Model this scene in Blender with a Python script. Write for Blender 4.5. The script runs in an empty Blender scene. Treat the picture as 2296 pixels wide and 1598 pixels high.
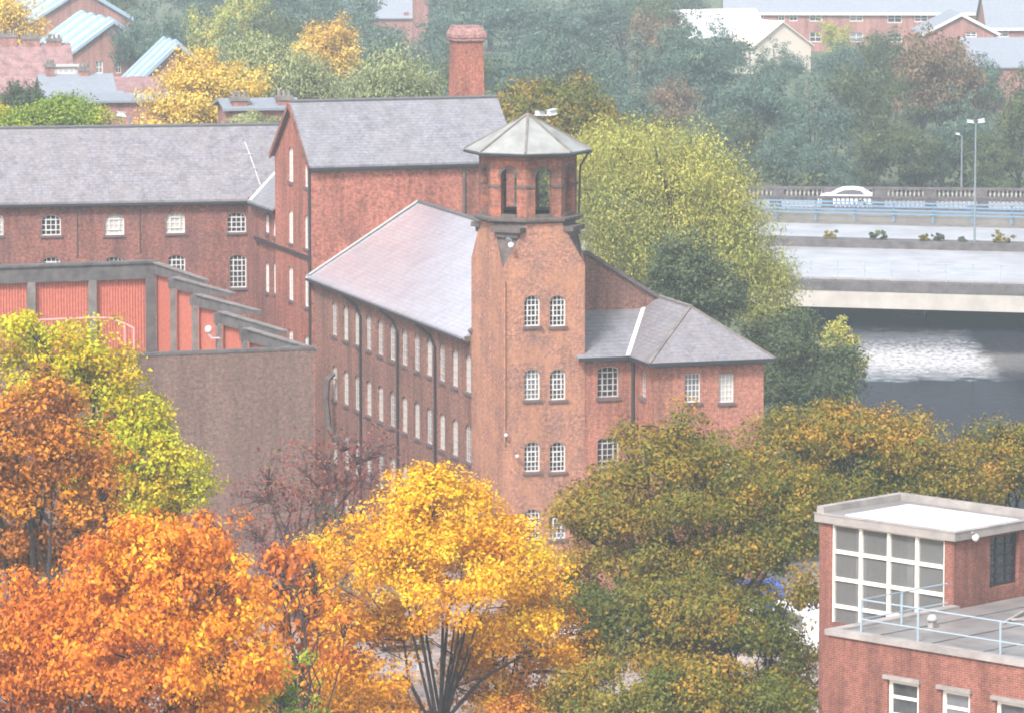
import bpy, math, random
import numpy as np
from mathutils import Vector, geometry

scene = bpy.context.scene
col = scene.collection
R = math.radians

# ------------------------------------------------------------------ camera, sky, sun, exposure
F, CX, CY, CAMH = 11300.0, 1148.0, 799.0, 40.0
PITCH = math.atan(1399.0 / F)
cam_d = bpy.data.cameras.new('camera')
cam = bpy.data.objects.new('camera', cam_d)
col.objects.link(cam)
cam.location = (0, 0, CAMH)
cam.rotation_euler = (math.pi / 2 - PITCH, 0, 0)
cam_d.sensor_width = 36.0
cam_d.lens = 36.0 * F / 2296.0
cam_d.clip_start = 1.0
cam_d.clip_end = 5000
scene.camera = cam

SUN_EL, SUN_AZ = 46.0, 205.0          # azimuth clockwise from +Y
world = bpy.data.worlds.new('World')
scene.world = world
world.use_nodes = True
wn = world.node_tree.nodes
wl = world.node_tree.links
bg = wn['Background']
sky = wn.new('ShaderNodeTexSky')
sky.sky_type = 'NISHITA'
sky.sun_disc = False
sky.sun_elevation = R(SUN_EL)
sky.sun_rotation = R(SUN_AZ)
sky.dust_density = 3.0
sky.air_density = 1.0
sky.ozone_density = 1.0
hs = wn.new('ShaderNodeHueSaturation')
hs.inputs['Saturation'].default_value = 0.45      # overcast: the blue is veiled by cloud
wl.new(sky.outputs['Color'], hs.inputs['Color'])
wl.new(hs.outputs['Color'], bg.inputs['Color'])
bg.inputs['Strength'].default_value = 0.095
sun_d = bpy.data.lights.new('sun', 'SUN')
sun = bpy.data.objects.new('sun', sun_d)
col.objects.link(sun)
sun_d.energy = 1.5
sun_d.angle = R(12)
sun_d.color = (1.0, 0.955, 0.95)
az = R(SUN_AZ)
sdir = Vector((math.sin(az) * math.cos(R(SUN_EL)), math.cos(az) * math.cos(R(SUN_EL)), math.sin(R(SUN_EL))))
sun.rotation_euler = sdir.to_track_quat('Z', 'Y').to_euler()
sun.location = (0, 0, 120)
scene.view_settings.view_transform = 'Standard'
scene.view_settings.look = 'None'
scene.view_settings.exposure = 1.74
scene.view_settings.gamma = 1.0
scene.render.engine = 'CYCLES'
scene.cycles.volume_bounces = 1
scene.cycles.max_bounces = 8
scene.cycles.filter_width = 1.9
HAZE = 0.00034

# ------------------------------------------------------------------ pixel geometry (survey of the photograph)
sP, cP = math.sin(PITCH), math.cos(PITCH)
def ray(x, y):
    a, b = x - CX, CY - y
    return Vector((a, b * sP + F * cP, b * cP - F * sP))
CAM = Vector((0, 0, CAMH))
def at_d(x, y, D):
    r = ray(x, y); return CAM + r * (D / r.y)
def at_z(x, y, Z):
    r = ray(x, y); return CAM + r * ((Z - CAMH) / r.z)
def hit(x, y, P0, n):
    r = ray(x, y); return CAM + r * ((Vector(P0) - CAM).dot(n) / r.dot(n))
class Fr:
    def __init__(s, ox, oy, th):
        s.o = Vector((ox, oy, 0)); s.th = th
        s.u = Vector((math.cos(R(th)), math.sin(R(th)), 0)); s.v = Vector((-math.sin(R(th)), math.cos(R(th)), 0))
    def loc(s, P):
        d = P - s.o; return Vector((d.dot(s.u), d.dot(s.v), d.z))
    def w(s, x, y, z=0): return s.o + s.u * x + s.v * y + Vector((0, 0, z))
    def hy(s, px, py, yl):
        p = s.loc(hit(px, py, s.w(0, yl), s.v)); return p.x, p.z
    def hx(s, px, py, xl):
        p = s.loc(hit(px, py, s.w(xl, 0), s.u)); return p.y, p.z
    def hz(s, px, py, z):
        p = s.loc(at_z(px, py, z)); return p.x, p.y

# ------------------------------------------------------------------ objects
def tag(o, label=None, cat=None, group=None, kind=None):
    if label: o['label'] = label
    if cat: o['category'] = cat
    if group: o['group'] = group
    if kind: o['kind'] = kind
    return o
def thing(name, label, cat, loc=(0, 0, 0), rz=0, group=None):
    o = bpy.data.objects.new(name, None); col.objects.link(o)
    o.empty_display_size = 0.5
    o.location = loc; o.rotation_euler = (0, 0, rz)
    return tag(o, label, cat, group)
def frame_thing(name, label, cat, fr, group=None):
    return thing(name, label, cat, fr.o, R(fr.th), group)

class MB:
    def __init__(s): s.v = []; s.f = []
    def add(s, vs, fs):
        b = len(s.v); s.v += [tuple(v) for v in vs]; s.f += [tuple(i + b for i in f) for f in fs]; return s
    def box(s, lo, hi):
        x0, y0, z0 = lo; x1, y1, z1 = hi
        return s.add([(x0,y0,z0),(x1,y0,z0),(x1,y1,z0),(x0,y1,z0),(x0,y0,z1),(x1,y0,z1),(x1,y1,z1),(x0,y1,z1)],
                     [(0,3,2,1),(4,5,6,7),(0,1,5,4),(1,2,6,5),(2,3,7,6),(3,0,4,7)])
    def prism(s, poly, vec):
        n = len(poly); vec = Vector(vec); a = [Vector(p) for p in poly]; b = [p + vec for p in a]
        fs = [tuple(range(n)), tuple(range(2 * n - 1, n - 1, -1))]
        fs += [(i, (i + 1) % n, n + (i + 1) % n, n + i) for i in range(n)]
        return s.add(a + b, fs)
    def tube(s, pts, rad, sides=6, caps=True):
        pts = [Vector(p) for p in pts]
        if not hasattr(rad, '__len__'): rad = [rad] * len(pts)
        rings = []; a = None
        for i, p in enumerate(pts):
            d = (pts[min(i + 1, len(pts) - 1)] - pts[max(i - 1, 0)])
            if d.length < 1e-6: d = Vector((0, 0, 1))
            d.normalize()
            if a is None: a = d.cross(Vector((0.13, 0.31, 0.94)) if abs(d.z) < 0.9 else Vector((1, 0, 0)))
            a = a - d * a.dot(d)
            if a.length < 1e-4: a = d.orthogonal()
            a.normalize(); b = d.cross(a)
            rings.append([p + (a * math.cos(2*math.pi*k/sides) + b * math.sin(2*math.pi*k/sides)) * rad[i] for k in range(sides)])
        vs = [v for r in rings for v in r]; fs = []
        for i in range(len(pts) - 1):
            for k in range(sides):
                k2 = (k + 1) % sides
                fs.append((i*sides+k, i*sides+k2, (i+1)*sides+k2, (i+1)*sides+k))
        if caps: fs += [tuple(range(sides - 1, -1, -1)), tuple((len(pts)-1)*sides + k for k in range(sides))]
        return s.add(vs, fs)
    def bar(s, a, b, w, h=None):
        """square bar from a to b; w across, h in height"""
        a = Vector(a); b = Vector(b); h = h or w; d = (b - a).normalized()
        up = Vector((0, 0, 1)) if abs(d.z) < 0.95 else Vector((0, 1, 0))
        sd = d.cross(up).normalized(); up = sd.cross(d)
        q = [sd*w/2+up*h/2, -sd*w/2+up*h/2, -sd*w/2-up*h/2, sd*w/2-up*h/2]
        return s.prism([a + k for k in q], b - a)
    def lathe(s, c, prof, n=16, rot=0.0):
        vs = []; fs = []
        for r, z in prof:
            for k in range(n):
                t = rot + 2*math.pi*k/n; vs.append((c[0]+r*math.cos(t), c[1]+r*math.sin(t), c[2]+z))
        for i in range(len(prof)-1):
            for k in range(n):
                k2 = (k+1) % n; fs.append((i*n+k, i*n+k2, (i+1)*n+k2, (i+1)*n+k))
        fs += [tuple(range(n-1,-1,-1)), tuple((len(prof)-1)*n+k for k in range(n))]
        return s.add(vs, fs)
    def holed(s, mp, outer, holes, depth, back=False):
        """wall sheet in (s,z) with openings and reveals; mp(s,d,z)->xyz, d inwards"""
        loops = [[Vector((a, b, 0)) for a, b in outer]] + [[Vector((a, b, 0)) for a, b in h] for h in holes]
        tri = geometry.tessellate_polygon(loops); flat = [p for l in loops for p in l]
        s.add([mp(p.x, 0, p.y) for p in flat], tri)
        if back: s.add([mp(p.x, depth, p.y) for p in flat], tri)
        for h in holes:
            n = len(h)
            s.add([mp(a, 0, b) for a, b in h] + [mp(a, depth, b) for a, b in h], [(i, (i+1) % n, n+(i+1) % n, n+i) for i in range(n)])
        return s
    def build(s, name, mat, parent=None, smooth=False):
        me = bpy.data.meshes.new(name); me.from_pydata(s.v, [], s.f); me.update()
        if mat: me.materials.append(mat)
        if smooth:
            me.polygons.foreach_set('use_smooth', [True] * len(me.polygons))
        o = bpy.data.objects.new(name, me); col.objects.link(o)
        if parent: o.parent = parent
        return o
def mpy(c): return lambda a, d, z: (a, c + d, z)      # wall facing local -y
def mpx(c): return lambda a, d, z: (c + d, a, z)      # wall facing local -x

# ------------------------------------------------------------------ materials
def mat_new(name):
    m = bpy.data.materials.new(name); m.use_nodes = True
    nt = m.node_tree; return m, nt, nt.nodes, nt.links, nt.nodes['Principled BSDF']
def hsv(c, k): return tuple(min(1, max(0, x * k)) for x in c[:3]) + (1,)
def ramp(N, stops):
    r = N.new('ShaderNodeValToRGB'); e = r.color_ramp.elements
    while len(e) < len(stops): e.new(0.5)
    for i, (p, c) in enumerate(stops): e[i].position = p; e[i].color = tuple(c[:3]) + (1,)
    return r
def coords(N, L, mode):
    tc = N.new('ShaderNodeTexCoord')
    if mode == 'o': return tc.outputs['Object']
    sp = N.new('ShaderNodeSeparateXYZ'); L.new(tc.outputs['Object'], sp.inputs[0])
    cb = N.new('ShaderNodeCombineXYZ')
    if mode == 'w':
        ad = N.new('ShaderNodeMath'); L.new(sp.outputs[0], ad.inputs[0]); L.new(sp.outputs[1], ad.inputs[1]); L.new(ad.outputs[0], cb.inputs[0])
    else: L.new(sp.outputs[0 if mode == 'x' else 1], cb.inputs[0])
    L.new(sp.outputs[2], cb.inputs[1])
    return cb.outputs[0]
def tiles(name, c1, c2, mortar, mode='w', bw=0.225, rh=0.075, ms=0.010, rough=0.85, mottle=0.35, stain=None, stain_amt=0.4, spec=0.4, warm=None, patch_scale=0.5, wet=0.0, streak=0.5):
    m, nt, N, L, P = mat_new(name)
    v = coords(N, L, mode); tc = N.new('ShaderNodeTexCoord')
    b = N.new('ShaderNodeTexBrick'); L.new(v, b.inputs['Vector'])
    b.inputs['Color1'].default_value = tuple(c1) + (1,); b.inputs['Color2'].default_value = tuple(c2) + (1,); b.inputs['Mortar'].default_value = tuple(mortar) + (1,)
    b.inputs['Scale'].default_value = 1; b.inputs['Brick Width'].default_value = bw; b.inputs['Row Height'].default_value = rh
    b.inputs['Mortar Size'].default_value = ms; b.inputs['Mortar Smooth'].default_value = 0.2; b.inputs['Bias'].default_value = -0.1
    # per-brick scatter of tone
    n = N.new('ShaderNodeTexNoise'); n.inputs['Scale'].default_value = 2.6 / max(bw, 0.1) * 0.6; n.inputs['Detail'].default_value = 3; L.new(tc.outputs['Object'], n.inputs['Vector'])
    r = ramp(N, [(0.30, (1-mottle,)*3), (0.5, (1, 1, 1)), (0.70, (1+mottle,)*3)]); L.new(n.outputs['Fac'], r.inputs[0])
    mx = N.new('ShaderNodeMix'); mx.data_type = 'RGBA'; mx.blend_type = 'MULTIPLY'; mx.inputs[0].default_value = 1
    L.new(b.outputs['Color'], mx.inputs[6]); L.new(r.outputs[0], mx.inputs[7]); out = mx.outputs[2]
    if stain:
        n2 = N.new('ShaderNodeTexNoise'); n2.inputs['Scale'].default_value = patch_scale; n2.inputs['Detail'].default_value = 7; n2.inputs['Roughness'].default_value = 0.65; L.new(tc.outputs['Object'], n2.inputs['Vector'])
        r2 = ramp(N, [(0.40, (0, 0, 0)), (0.68, (stain_amt,)*3)]); L.new(n2.outputs['Fac'], r2.inputs[0])
        m2 = N.new('ShaderNodeMix'); m2.data_type = 'RGBA'; L.new(r2.outputs[0], m2.inputs[0]); L.new(out, m2.inputs[6]); m2.inputs[7].default_value = tuple(stain) + (1,); out = m2.outputs[2]
    if warm:
        n3 = N.new('ShaderNodeTexNoise'); n3.inputs['Scale'].default_value = 0.9; n3.inputs['Detail'].default_value = 8; n3.inputs['Roughness'].default_value = 0.7
        mp_ = N.new('ShaderNodeMapping'); mp_.inputs['Location'].default_value = (13, 7, 3); L.new(tc.outputs['Object'], mp_.inputs[0]); L.new(mp_.outputs[0], n3.inputs['Vector'])
        r3 = ramp(N, [(0.45, (0, 0, 0)), (0.65, (0.7,)*3)]); L.new(n3.outputs['Fac'], r3.inputs[0])
        m3 = N.new('ShaderNodeMix'); m3.data_type = 'RGBA'; L.new(r3.outputs[0], m3.inputs[0]); L.new(out, m3.inputs[6]); m3.inputs[7].default_value = tuple(warm) + (1,); out = m3.outputs[2]
    mp4 = N.new('ShaderNodeMapping'); mp4.inputs['Scale'].default_value = (1.3, 1.3, .16); L.new(tc.outputs['Object'], mp4.inputs[0])
    n4 = N.new('ShaderNodeTexNoise'); n4.inputs['Scale'].default_value = 1.0; n4.inputs['Detail'].default_value = 6; n4.inputs['Roughness'].default_value = .7; L.new(mp4.outputs[0], n4.inputs['Vector'])
    r4 = ramp(N, [(0.32, (1 - streak,)*3), (0.55, (1, 1, 1)), (0.75, (1 + streak*.35,)*3)]); L.new(n4.outputs['Fac'], r4.inputs[0])
    m4 = N.new('ShaderNodeMix'); m4.data_type = 'RGBA'; m4.blend_type = 'MULTIPLY'; m4.inputs[0].default_value = 1; L.new(out, m4.inputs[6]); L.new(r4.outputs[0], m4.inputs[7]); out = m4.outputs[2]
    L.new(out, P.inputs['Base Color']); P.inputs['Roughness'].default_value = rough; P.inputs['Specular IOR Level'].default_value = spec
    if wet: P.inputs['Coat Weight'].default_value = wet; P.inputs['Coat Roughness'].default_value = 0.22; P.inputs['Coat IOR'].default_value = 1.7
    bp = N.new('ShaderNodeBump'); bp.inputs['Strength'].default_value = 0.4; bp.inputs['Distance'].default_value = 0.01
    L.new(b.outputs['Fac'], bp.inputs['Height']); bp.invert = True; L.new(bp.outputs[0], P.inputs['Normal'])
    return m
def plain(name, c, rough=0.7, var=0.2, scale=3.0, c2=None, spec=0.5, metal=0.0, bump=0.0, detail=6):
    m, nt, N, L, P = mat_new(name)
    tc = N.new('ShaderNodeTexCoord'); n = N.new('ShaderNodeTexNoise'); n.inputs['Scale'].default_value = scale; n.inputs['Detail'].default_value = detail; n.inputs['Roughness'].default_value = 0.62
    L.new(tc.outputs['Object'], n.inputs['Vector'])
    r = ramp(N, [(0.32, hsv(c2 or c, 1 - var)), (0.68, hsv(c, 1 + var * 0.6))]); L.new(n.outputs['Fac'], r.inputs[0]); L.new(r.outputs[0], P.inputs['Base Color'])
    P.inputs['Roughness'].default_value = rough; P.inputs['Specular IOR Level'].default_value = spec; P.inputs['Metallic'].default_value = metal
    if bump:
        bp = N.new('ShaderNodeBump'); bp.inputs['Strength'].default_value = bump; bp.inputs['Distance'].default_value = 0.02; L.new(n.outputs['Fac'], bp.inputs['Height']); L.new(bp.outputs[0], P.inputs['Normal'])
    return m
def foliage(name, stops, transl=0.17, rough=0.6):
    m, nt, N, L, P = mat_new(name)
    at = N.new('ShaderNodeAttribute'); at.attribute_name = 'tint'
    r = ramp(N, stops); L.new(at.outputs['Fac'], r.inputs[0]); L.new(r.outputs[0], P.inputs['Base Color'])
    P.inputs['Roughness'].default_value = rough; P.inputs['Specular IOR Level'].default_value = 0.25
    tr = N.new('ShaderNodeBsdfTranslucent'); L.new(r.outputs[0], tr.inputs['Color'])
    ms = N.new('ShaderNodeMixShader'); ms.inputs[0].default_value = transl
    L.new(P.outputs[0], ms.inputs[1]); L.new(tr.outputs[0], ms.inputs[2]); L.new(ms.outputs[0], N['Material Output'].inputs['Surface'])
    return m

M = {}
M['brick_tower'] = tiles('tower_brick', (0.40, 0.15, 0.085), (0.26, 0.092, 0.058), (0.34, 0.25, 0.19), stain=(0.14, 0.095, 0.085), stain_amt=0.6, mottle=0.5, warm=(0.42, 0.20, 0.11), patch_scale=1.0, streak=0.28)
M['brick_belfry'] = tiles('belfry_brick', (0.40, 0.11, 0.055), (0.20, 0.06, 0.04), (0.22, 0.15, 0.12), stain=(0.08, 0.055, 0.045), stain_amt=0.6, mottle=0.35, patch_scale=2.2)
M['brick_wing'] = tiles('wing_brick', (0.26, 0.088, 0.058), (0.16, 0.058, 0.043), (0.27, 0.20, 0.16), stain=(0.09, 0.065, 0.055), stain_amt=0.45, mottle=0.5)
M['brick_hall'] = tiles('hall_brick', (0.36, 0.088, 0.052), (0.22, 0.052, 0.036), (0.32, 0.2, 0.15), stain=(0.17, 0.085, 0.065), stain_amt=0.3, mottle=0.42)
M['brick_left'] = tiles('range_brick', (0.28, 0.075, 0.05), (0.16, 0.048, 0.038), (0.25, 0.16, 0.13), stain=(0.08, 0.05, 0.05), stain_amt=0.65, mottle=0.5, patch_scale=0.25)
M['brick_annex'] = tiles('annex_brick', (0.37, 0.115, 0.066), (0.25, 0.074, 0.047), (0.34, 0.22, 0.17), stain=(0.2, 0.1, 0.08), stain_amt=0.25, mottle=0.35)
M['brick_brown'] = tiles('compound_brick', (0.18, 0.092, 0.070), (0.11, 0.06, 0.049), (0.18, 0.145, 0.12), stain=(0.13, 0.09, 0.075), stain_amt=0.5, mottle=0.4, streak=0.3)
M['brick_modern'] = tiles('office_brick', (0.25, 0.072, 0.043), (0.18, 0.05, 0.033), (0.26, 0.17, 0.14), mottle=0.25, stain=(0.22, 0.09, 0.07), stain_amt=0.3)
M['brick_far'] = tiles('far_brick', (0.30, 0.11, 0.085), (0.22, 0.08, 0.065), (0.36, 0.25, 0.22), mottle=0.3)
SL = dict(bw=0.34, rh=0.13, ms=0.012, spec=0.5)
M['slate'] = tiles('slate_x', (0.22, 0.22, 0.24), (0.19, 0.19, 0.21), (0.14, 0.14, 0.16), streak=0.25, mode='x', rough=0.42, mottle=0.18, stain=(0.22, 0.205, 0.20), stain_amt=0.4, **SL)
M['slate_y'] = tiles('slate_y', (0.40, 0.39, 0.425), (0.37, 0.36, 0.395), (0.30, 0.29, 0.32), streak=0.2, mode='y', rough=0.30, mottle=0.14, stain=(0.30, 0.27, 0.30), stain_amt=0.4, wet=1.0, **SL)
M['slate_old'] = tiles('slate_lichen', (0.205, 0.195, 0.21), (0.18, 0.172, 0.186), (0.14, 0.135, 0.15), streak=0.25, mode='x', rough=0.5, mottle=0.25, stain=(0.22, 0.195, 0.185), stain_amt=0.55, patch_scale=1.2, **SL)
M['tile_pink'] = tiles('pink_tiles', (0.30, 0.17, 0.16), (0.25, 0.14, 0.14), (0.2, 0.13, 0.12), mode='x', rough=0.5, mottle=0.2, bw=0.3, rh=0.15)
M['zinc'] = plain('zinc_roof', (0.27, 0.28, 0.265), rough=0.5, var=0.18, scale=1.2, c2=(0.23, 0.23, 0.21))
M['lead'] = plain('lead_flashing', (0.42, 0.42, 0.42), rough=0.45, var=0.1)
M['dark_lead'] = plain('dark_lead', (0.10, 0.10, 0.105), rough=0.5)
M['stone_dark'] = plain('blackened_stone', (0.095, 0.075, 0.068), rough=0.85, var=0.4, scale=4)
M['stone'] = plain('bridge_stone', (0.095, 0.08, 0.08), rough=0.85, var=0.45, scale=2.5)
M['balust'] = plain('pale_balusters', (0.34, 0.31, 0.29), rough=0.8, var=0.2)
M['iron'] = plain('black_iron', (0.022, 0.022, 0.026), rough=0.5)
M['sill'] = plain('stone_sill', (0.11, 0.085, 0.085), rough=0.8, var=0.3)
M['white'] = plain('white_paint', (0.62, 0.60, 0.57), rough=0.5, var=0.06)
M['white_old'] = plain('weathered_white_paint', (0.42, 0.395, 0.37), rough=0.6, var=0.15, scale=6)
M['cream'] = plain('cream_paint', (0.82, 0.76, 0.66), rough=0.5, var=0.06)
M['glass'] = plain('window_glass', (0.03, 0.032, 0.036), rough=0.08, var=0.2, spec=0.8)
M['glass_pale'] = plain('pale_window_glass', (0.16, 0.165, 0.17), rough=0.15, var=0.2, spec=0.9, scale=1.0)
M['glass_mid'] = plain('grey_window_glass', (0.08, 0.082, 0.085), rough=0.12, var=0.5, spec=0.9, scale=1.3)
M['blind_sheen'] = plain('window_blind_sheen', (0.42, 0.41, 0.375), rough=0.6, var=0.08, scale=2)  # real blinds, and a sky reflection painted pale on wing and hall panes
M['concrete'] = plain('weathered_concrete', (0.17, 0.15, 0.135), rough=0.85, var=0.4, scale=1.8)
M['concrete_dark'] = plain('stained_concrete', (0.10, 0.09, 0.088), rough=0.85, var=0.45, scale=1.6)
M['concrete_pale'] = plain('pale_concrete', (0.40, 0.37, 0.33), rough=0.8, var=0.2, scale=0.6)
M['coping'] = plain('coping_concrete', (0.30, 0.27, 0.25), rough=0.8, var=0.3, scale=1.2)
M['white_roof'] = plain('white_membrane', (0.62, 0.62, 0.62), rough=0.4, var=0.06)
M['felt'] = plain('wet_roof_felt', (0.21, 0.195, 0.185), rough=0.4, var=0.3, scale=0.8)
M['rail_blue'] = plain('pale_blue_rail', (0.30, 0.37, 0.42), rough=0.4, var=0.08)
M['blue_rail'] = plain('bridge_blue_rail', (0.12, 0.22, 0.32), rough=0.45, var=0.1)
M['pink_rail'] = plain('pink_rail', (0.62, 0.27, 0.25), rough=0.5, var=0.1)
M['blue_roof'] = plain('blue_sheet_roof', (0.24, 0.34, 0.42), rough=0.4, var=0.1)
M['pale_roof'] = plain('pale_sheet_roof', (0.48, 0.51, 0.54), rough=0.5, var=0.12)
M['grey_roof'] = plain('grey_tile_roof', (0.20, 0.22, 0.25), rough=0.6, var=0.12)
M['cream_wall'] = plain('cream_render', (0.58, 0.51, 0.43), rough=0.8, var=0.05)
M['asphalt'] = plain('wet_asphalt', (0.33, 0.33, 0.345), rough=0.38, var=0.28, scale=0.4, spec=0.9)
M['bark'] = plain('dark_bark', (0.030, 0.022, 0.020), rough=0.9, var=0.4, scale=5)
M['bark_red'] = plain('reddish_bark', (0.085, 0.050, 0.046), rough=0.9, var=0.3, scale=5)
M['galv'] = plain('galvanised_steel', (0.17, 0.20, 0.22), rough=0.45, var=0.1)
M['lamp_white'] = plain('lamp_housing', (0.62, 0.63, 0.62), rough=0.3, var=0.03)
M['rubber'] = plain('tyre_rubber', (0.02, 0.02, 0.02), rough=0.8)
M['car_white'] = plain('white_car_paint', (0.75, 0.76, 0.77), rough=0.25, var=0.02)
M['car_blue'] = plain('blue_car_paint', (0.03, 0.10, 0.42), rough=0.25, var=0.03)
M['car_silver'] = plain('silver_car_paint', (0.42, 0.43, 0.44), rough=0.3, var=0.03, metal=0.3)
M['car_dark'] = plain('dark_car_paint', (0.03, 0.035, 0.05), rough=0.25, var=0.03)
def clear_glass():
    m, nt, N, L, P = mat_new('stair_room_glass')
    P.inputs['Base Color'].default_value = (0.24, 0.245, 0.24, 1); P.inputs['Roughness'].default_value = 0.04; P.inputs['Specular IOR Level'].default_value = 0.7
    t_ = N.new('ShaderNodeBsdfTransparent'); t_.inputs['Color'].default_value = (0.75, 0.78, 0.78, 1)
    ms = N.new('ShaderNodeMixShader'); ms.inputs[0].default_value = 0.5; L.new(t_.outputs[0], ms.inputs[1]); L.new(P.outputs[0], ms.inputs[2]); L.new(ms.outputs[0], N['Material Output'].inputs['Surface'])
    return m
M['glass_room'] = clear_glass()
def red_panels():
    m, nt, N, L, P = mat_new('red_ribbed_cladding')
    v = coords(N, L, 'w')
    w = N.new('ShaderNodeTexWave'); w.wave_type = 'BANDS'; w.bands_direction = 'X'; w.inputs['Scale'].default_value = 2.1; w.inputs['Distortion'].default_value = 0.5; L.new(v, w.inputs['Vector'])
    n = N.new('ShaderNodeTexNoise'); n.inputs['Scale'].default_value = 5; n.inputs['Detail'].default_value = 6; L.new(v, n.inputs['Vector'])
    r = ramp(N, [(0.0, (0.34, 0.078, 0.05)), (0.3, (0.47, 0.12, 0.075)), (1.0, (0.52, 0.15, 0.095))]); L.new(w.outputs['Fac'], r.inputs[0])
    r2 = ramp(N, [(0.3, (0.75,)*3), (0.7, (1.1,)*3)]); L.new(n.outputs['Fac'], r2.inputs[0])
    mx = N.new('ShaderNodeMix'); mx.data_type = 'RGBA'; mx.blend_type = 'MULTIPLY'; mx.inputs[0].default_value = 1; L.new(r.outputs[0], mx.inputs[6]); L.new(r2.outputs[0], mx.inputs[7])
    L.new(mx.outputs[2], P.inputs['Base Color']); P.inputs['Roughness'].default_value = 0.75
    bp = N.new('ShaderNodeBump'); bp.inputs['Strength'].default_value = 0.6; bp.inputs['Distance'].default_value = 0.04; L.new(w.outputs['Fac'], bp.inputs['Height']); L.new(bp.outputs[0], P.inputs['Normal'])
    return m
M['red_panel'] = red_panels()
def water():
    m, nt, N, L, P = mat_new('river_water')
    P.inputs['Base Color'].default_value = (0.018, 0.020, 0.026, 1); P.inputs['Roughness'].default_value = 0.06; P.inputs['IOR'].default_value = 1.33
    tc = N.new('ShaderNodeTexCoord'); mp_ = N.new('ShaderNodeMapping'); mp_.inputs['Scale'].default_value = (1.0, 0.35, 1); L.new(tc.outputs['Object'], mp_.inputs[0])
    n = N.new('ShaderNodeTexNoise'); n.inputs['Scale'].default_value = 2.6; n.inputs['Detail'].default_value = 5; L.new(mp_.outputs[0], n.inputs['Vector'])
    # wind-ruffled reach: bigger ripples plus a painted sky reflection, soft-edged along the river
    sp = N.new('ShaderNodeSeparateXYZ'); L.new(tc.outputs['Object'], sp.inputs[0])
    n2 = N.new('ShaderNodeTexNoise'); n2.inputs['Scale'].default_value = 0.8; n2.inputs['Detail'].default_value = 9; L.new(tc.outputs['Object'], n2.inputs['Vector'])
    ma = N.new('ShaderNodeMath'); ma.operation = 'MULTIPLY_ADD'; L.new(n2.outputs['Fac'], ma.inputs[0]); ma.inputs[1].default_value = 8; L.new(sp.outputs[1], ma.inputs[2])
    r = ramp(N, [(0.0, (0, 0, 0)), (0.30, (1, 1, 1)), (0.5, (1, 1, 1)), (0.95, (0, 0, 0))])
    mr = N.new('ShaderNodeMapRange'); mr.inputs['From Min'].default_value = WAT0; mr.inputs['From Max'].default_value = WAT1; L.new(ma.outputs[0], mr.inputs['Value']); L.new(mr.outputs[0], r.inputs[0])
    # the ripples and painted reflection are limited sideways too
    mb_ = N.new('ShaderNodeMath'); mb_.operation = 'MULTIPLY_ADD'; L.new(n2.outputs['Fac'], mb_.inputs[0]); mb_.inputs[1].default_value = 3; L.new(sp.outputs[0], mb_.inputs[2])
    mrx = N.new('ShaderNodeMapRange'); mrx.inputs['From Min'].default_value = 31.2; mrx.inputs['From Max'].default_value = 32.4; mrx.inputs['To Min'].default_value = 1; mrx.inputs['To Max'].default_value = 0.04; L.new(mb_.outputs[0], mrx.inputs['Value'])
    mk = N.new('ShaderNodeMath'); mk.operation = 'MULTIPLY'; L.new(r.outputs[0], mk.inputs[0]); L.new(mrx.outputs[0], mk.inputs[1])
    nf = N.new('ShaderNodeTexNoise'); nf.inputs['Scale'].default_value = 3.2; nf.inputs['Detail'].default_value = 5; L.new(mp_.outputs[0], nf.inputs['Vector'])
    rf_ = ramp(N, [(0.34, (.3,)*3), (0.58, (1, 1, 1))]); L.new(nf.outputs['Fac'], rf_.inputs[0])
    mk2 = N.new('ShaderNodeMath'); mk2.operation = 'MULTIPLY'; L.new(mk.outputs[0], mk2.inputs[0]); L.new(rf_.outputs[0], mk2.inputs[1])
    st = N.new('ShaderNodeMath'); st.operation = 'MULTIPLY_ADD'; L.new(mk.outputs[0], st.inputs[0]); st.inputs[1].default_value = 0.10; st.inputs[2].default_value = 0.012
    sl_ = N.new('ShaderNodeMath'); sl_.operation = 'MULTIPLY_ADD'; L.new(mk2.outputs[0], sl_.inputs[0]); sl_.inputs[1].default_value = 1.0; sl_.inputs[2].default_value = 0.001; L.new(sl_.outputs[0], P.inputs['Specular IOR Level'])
    bc = ramp(N, [(0.0, (0.016, 0.017, 0.024)), (1.0, (0.60, 0.61, 0.63))]); L.new(mk2.outputs[0], bc.inputs[0]); L.new(bc.outputs[0], P.inputs['Base Color'])  # bright sky reflection painted into the base colour of the patch
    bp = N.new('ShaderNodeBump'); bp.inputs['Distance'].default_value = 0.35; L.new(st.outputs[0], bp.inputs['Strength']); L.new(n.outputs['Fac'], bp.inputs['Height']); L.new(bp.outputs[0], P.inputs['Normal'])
    return m
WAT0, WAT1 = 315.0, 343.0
M['water'] = water()
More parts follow.
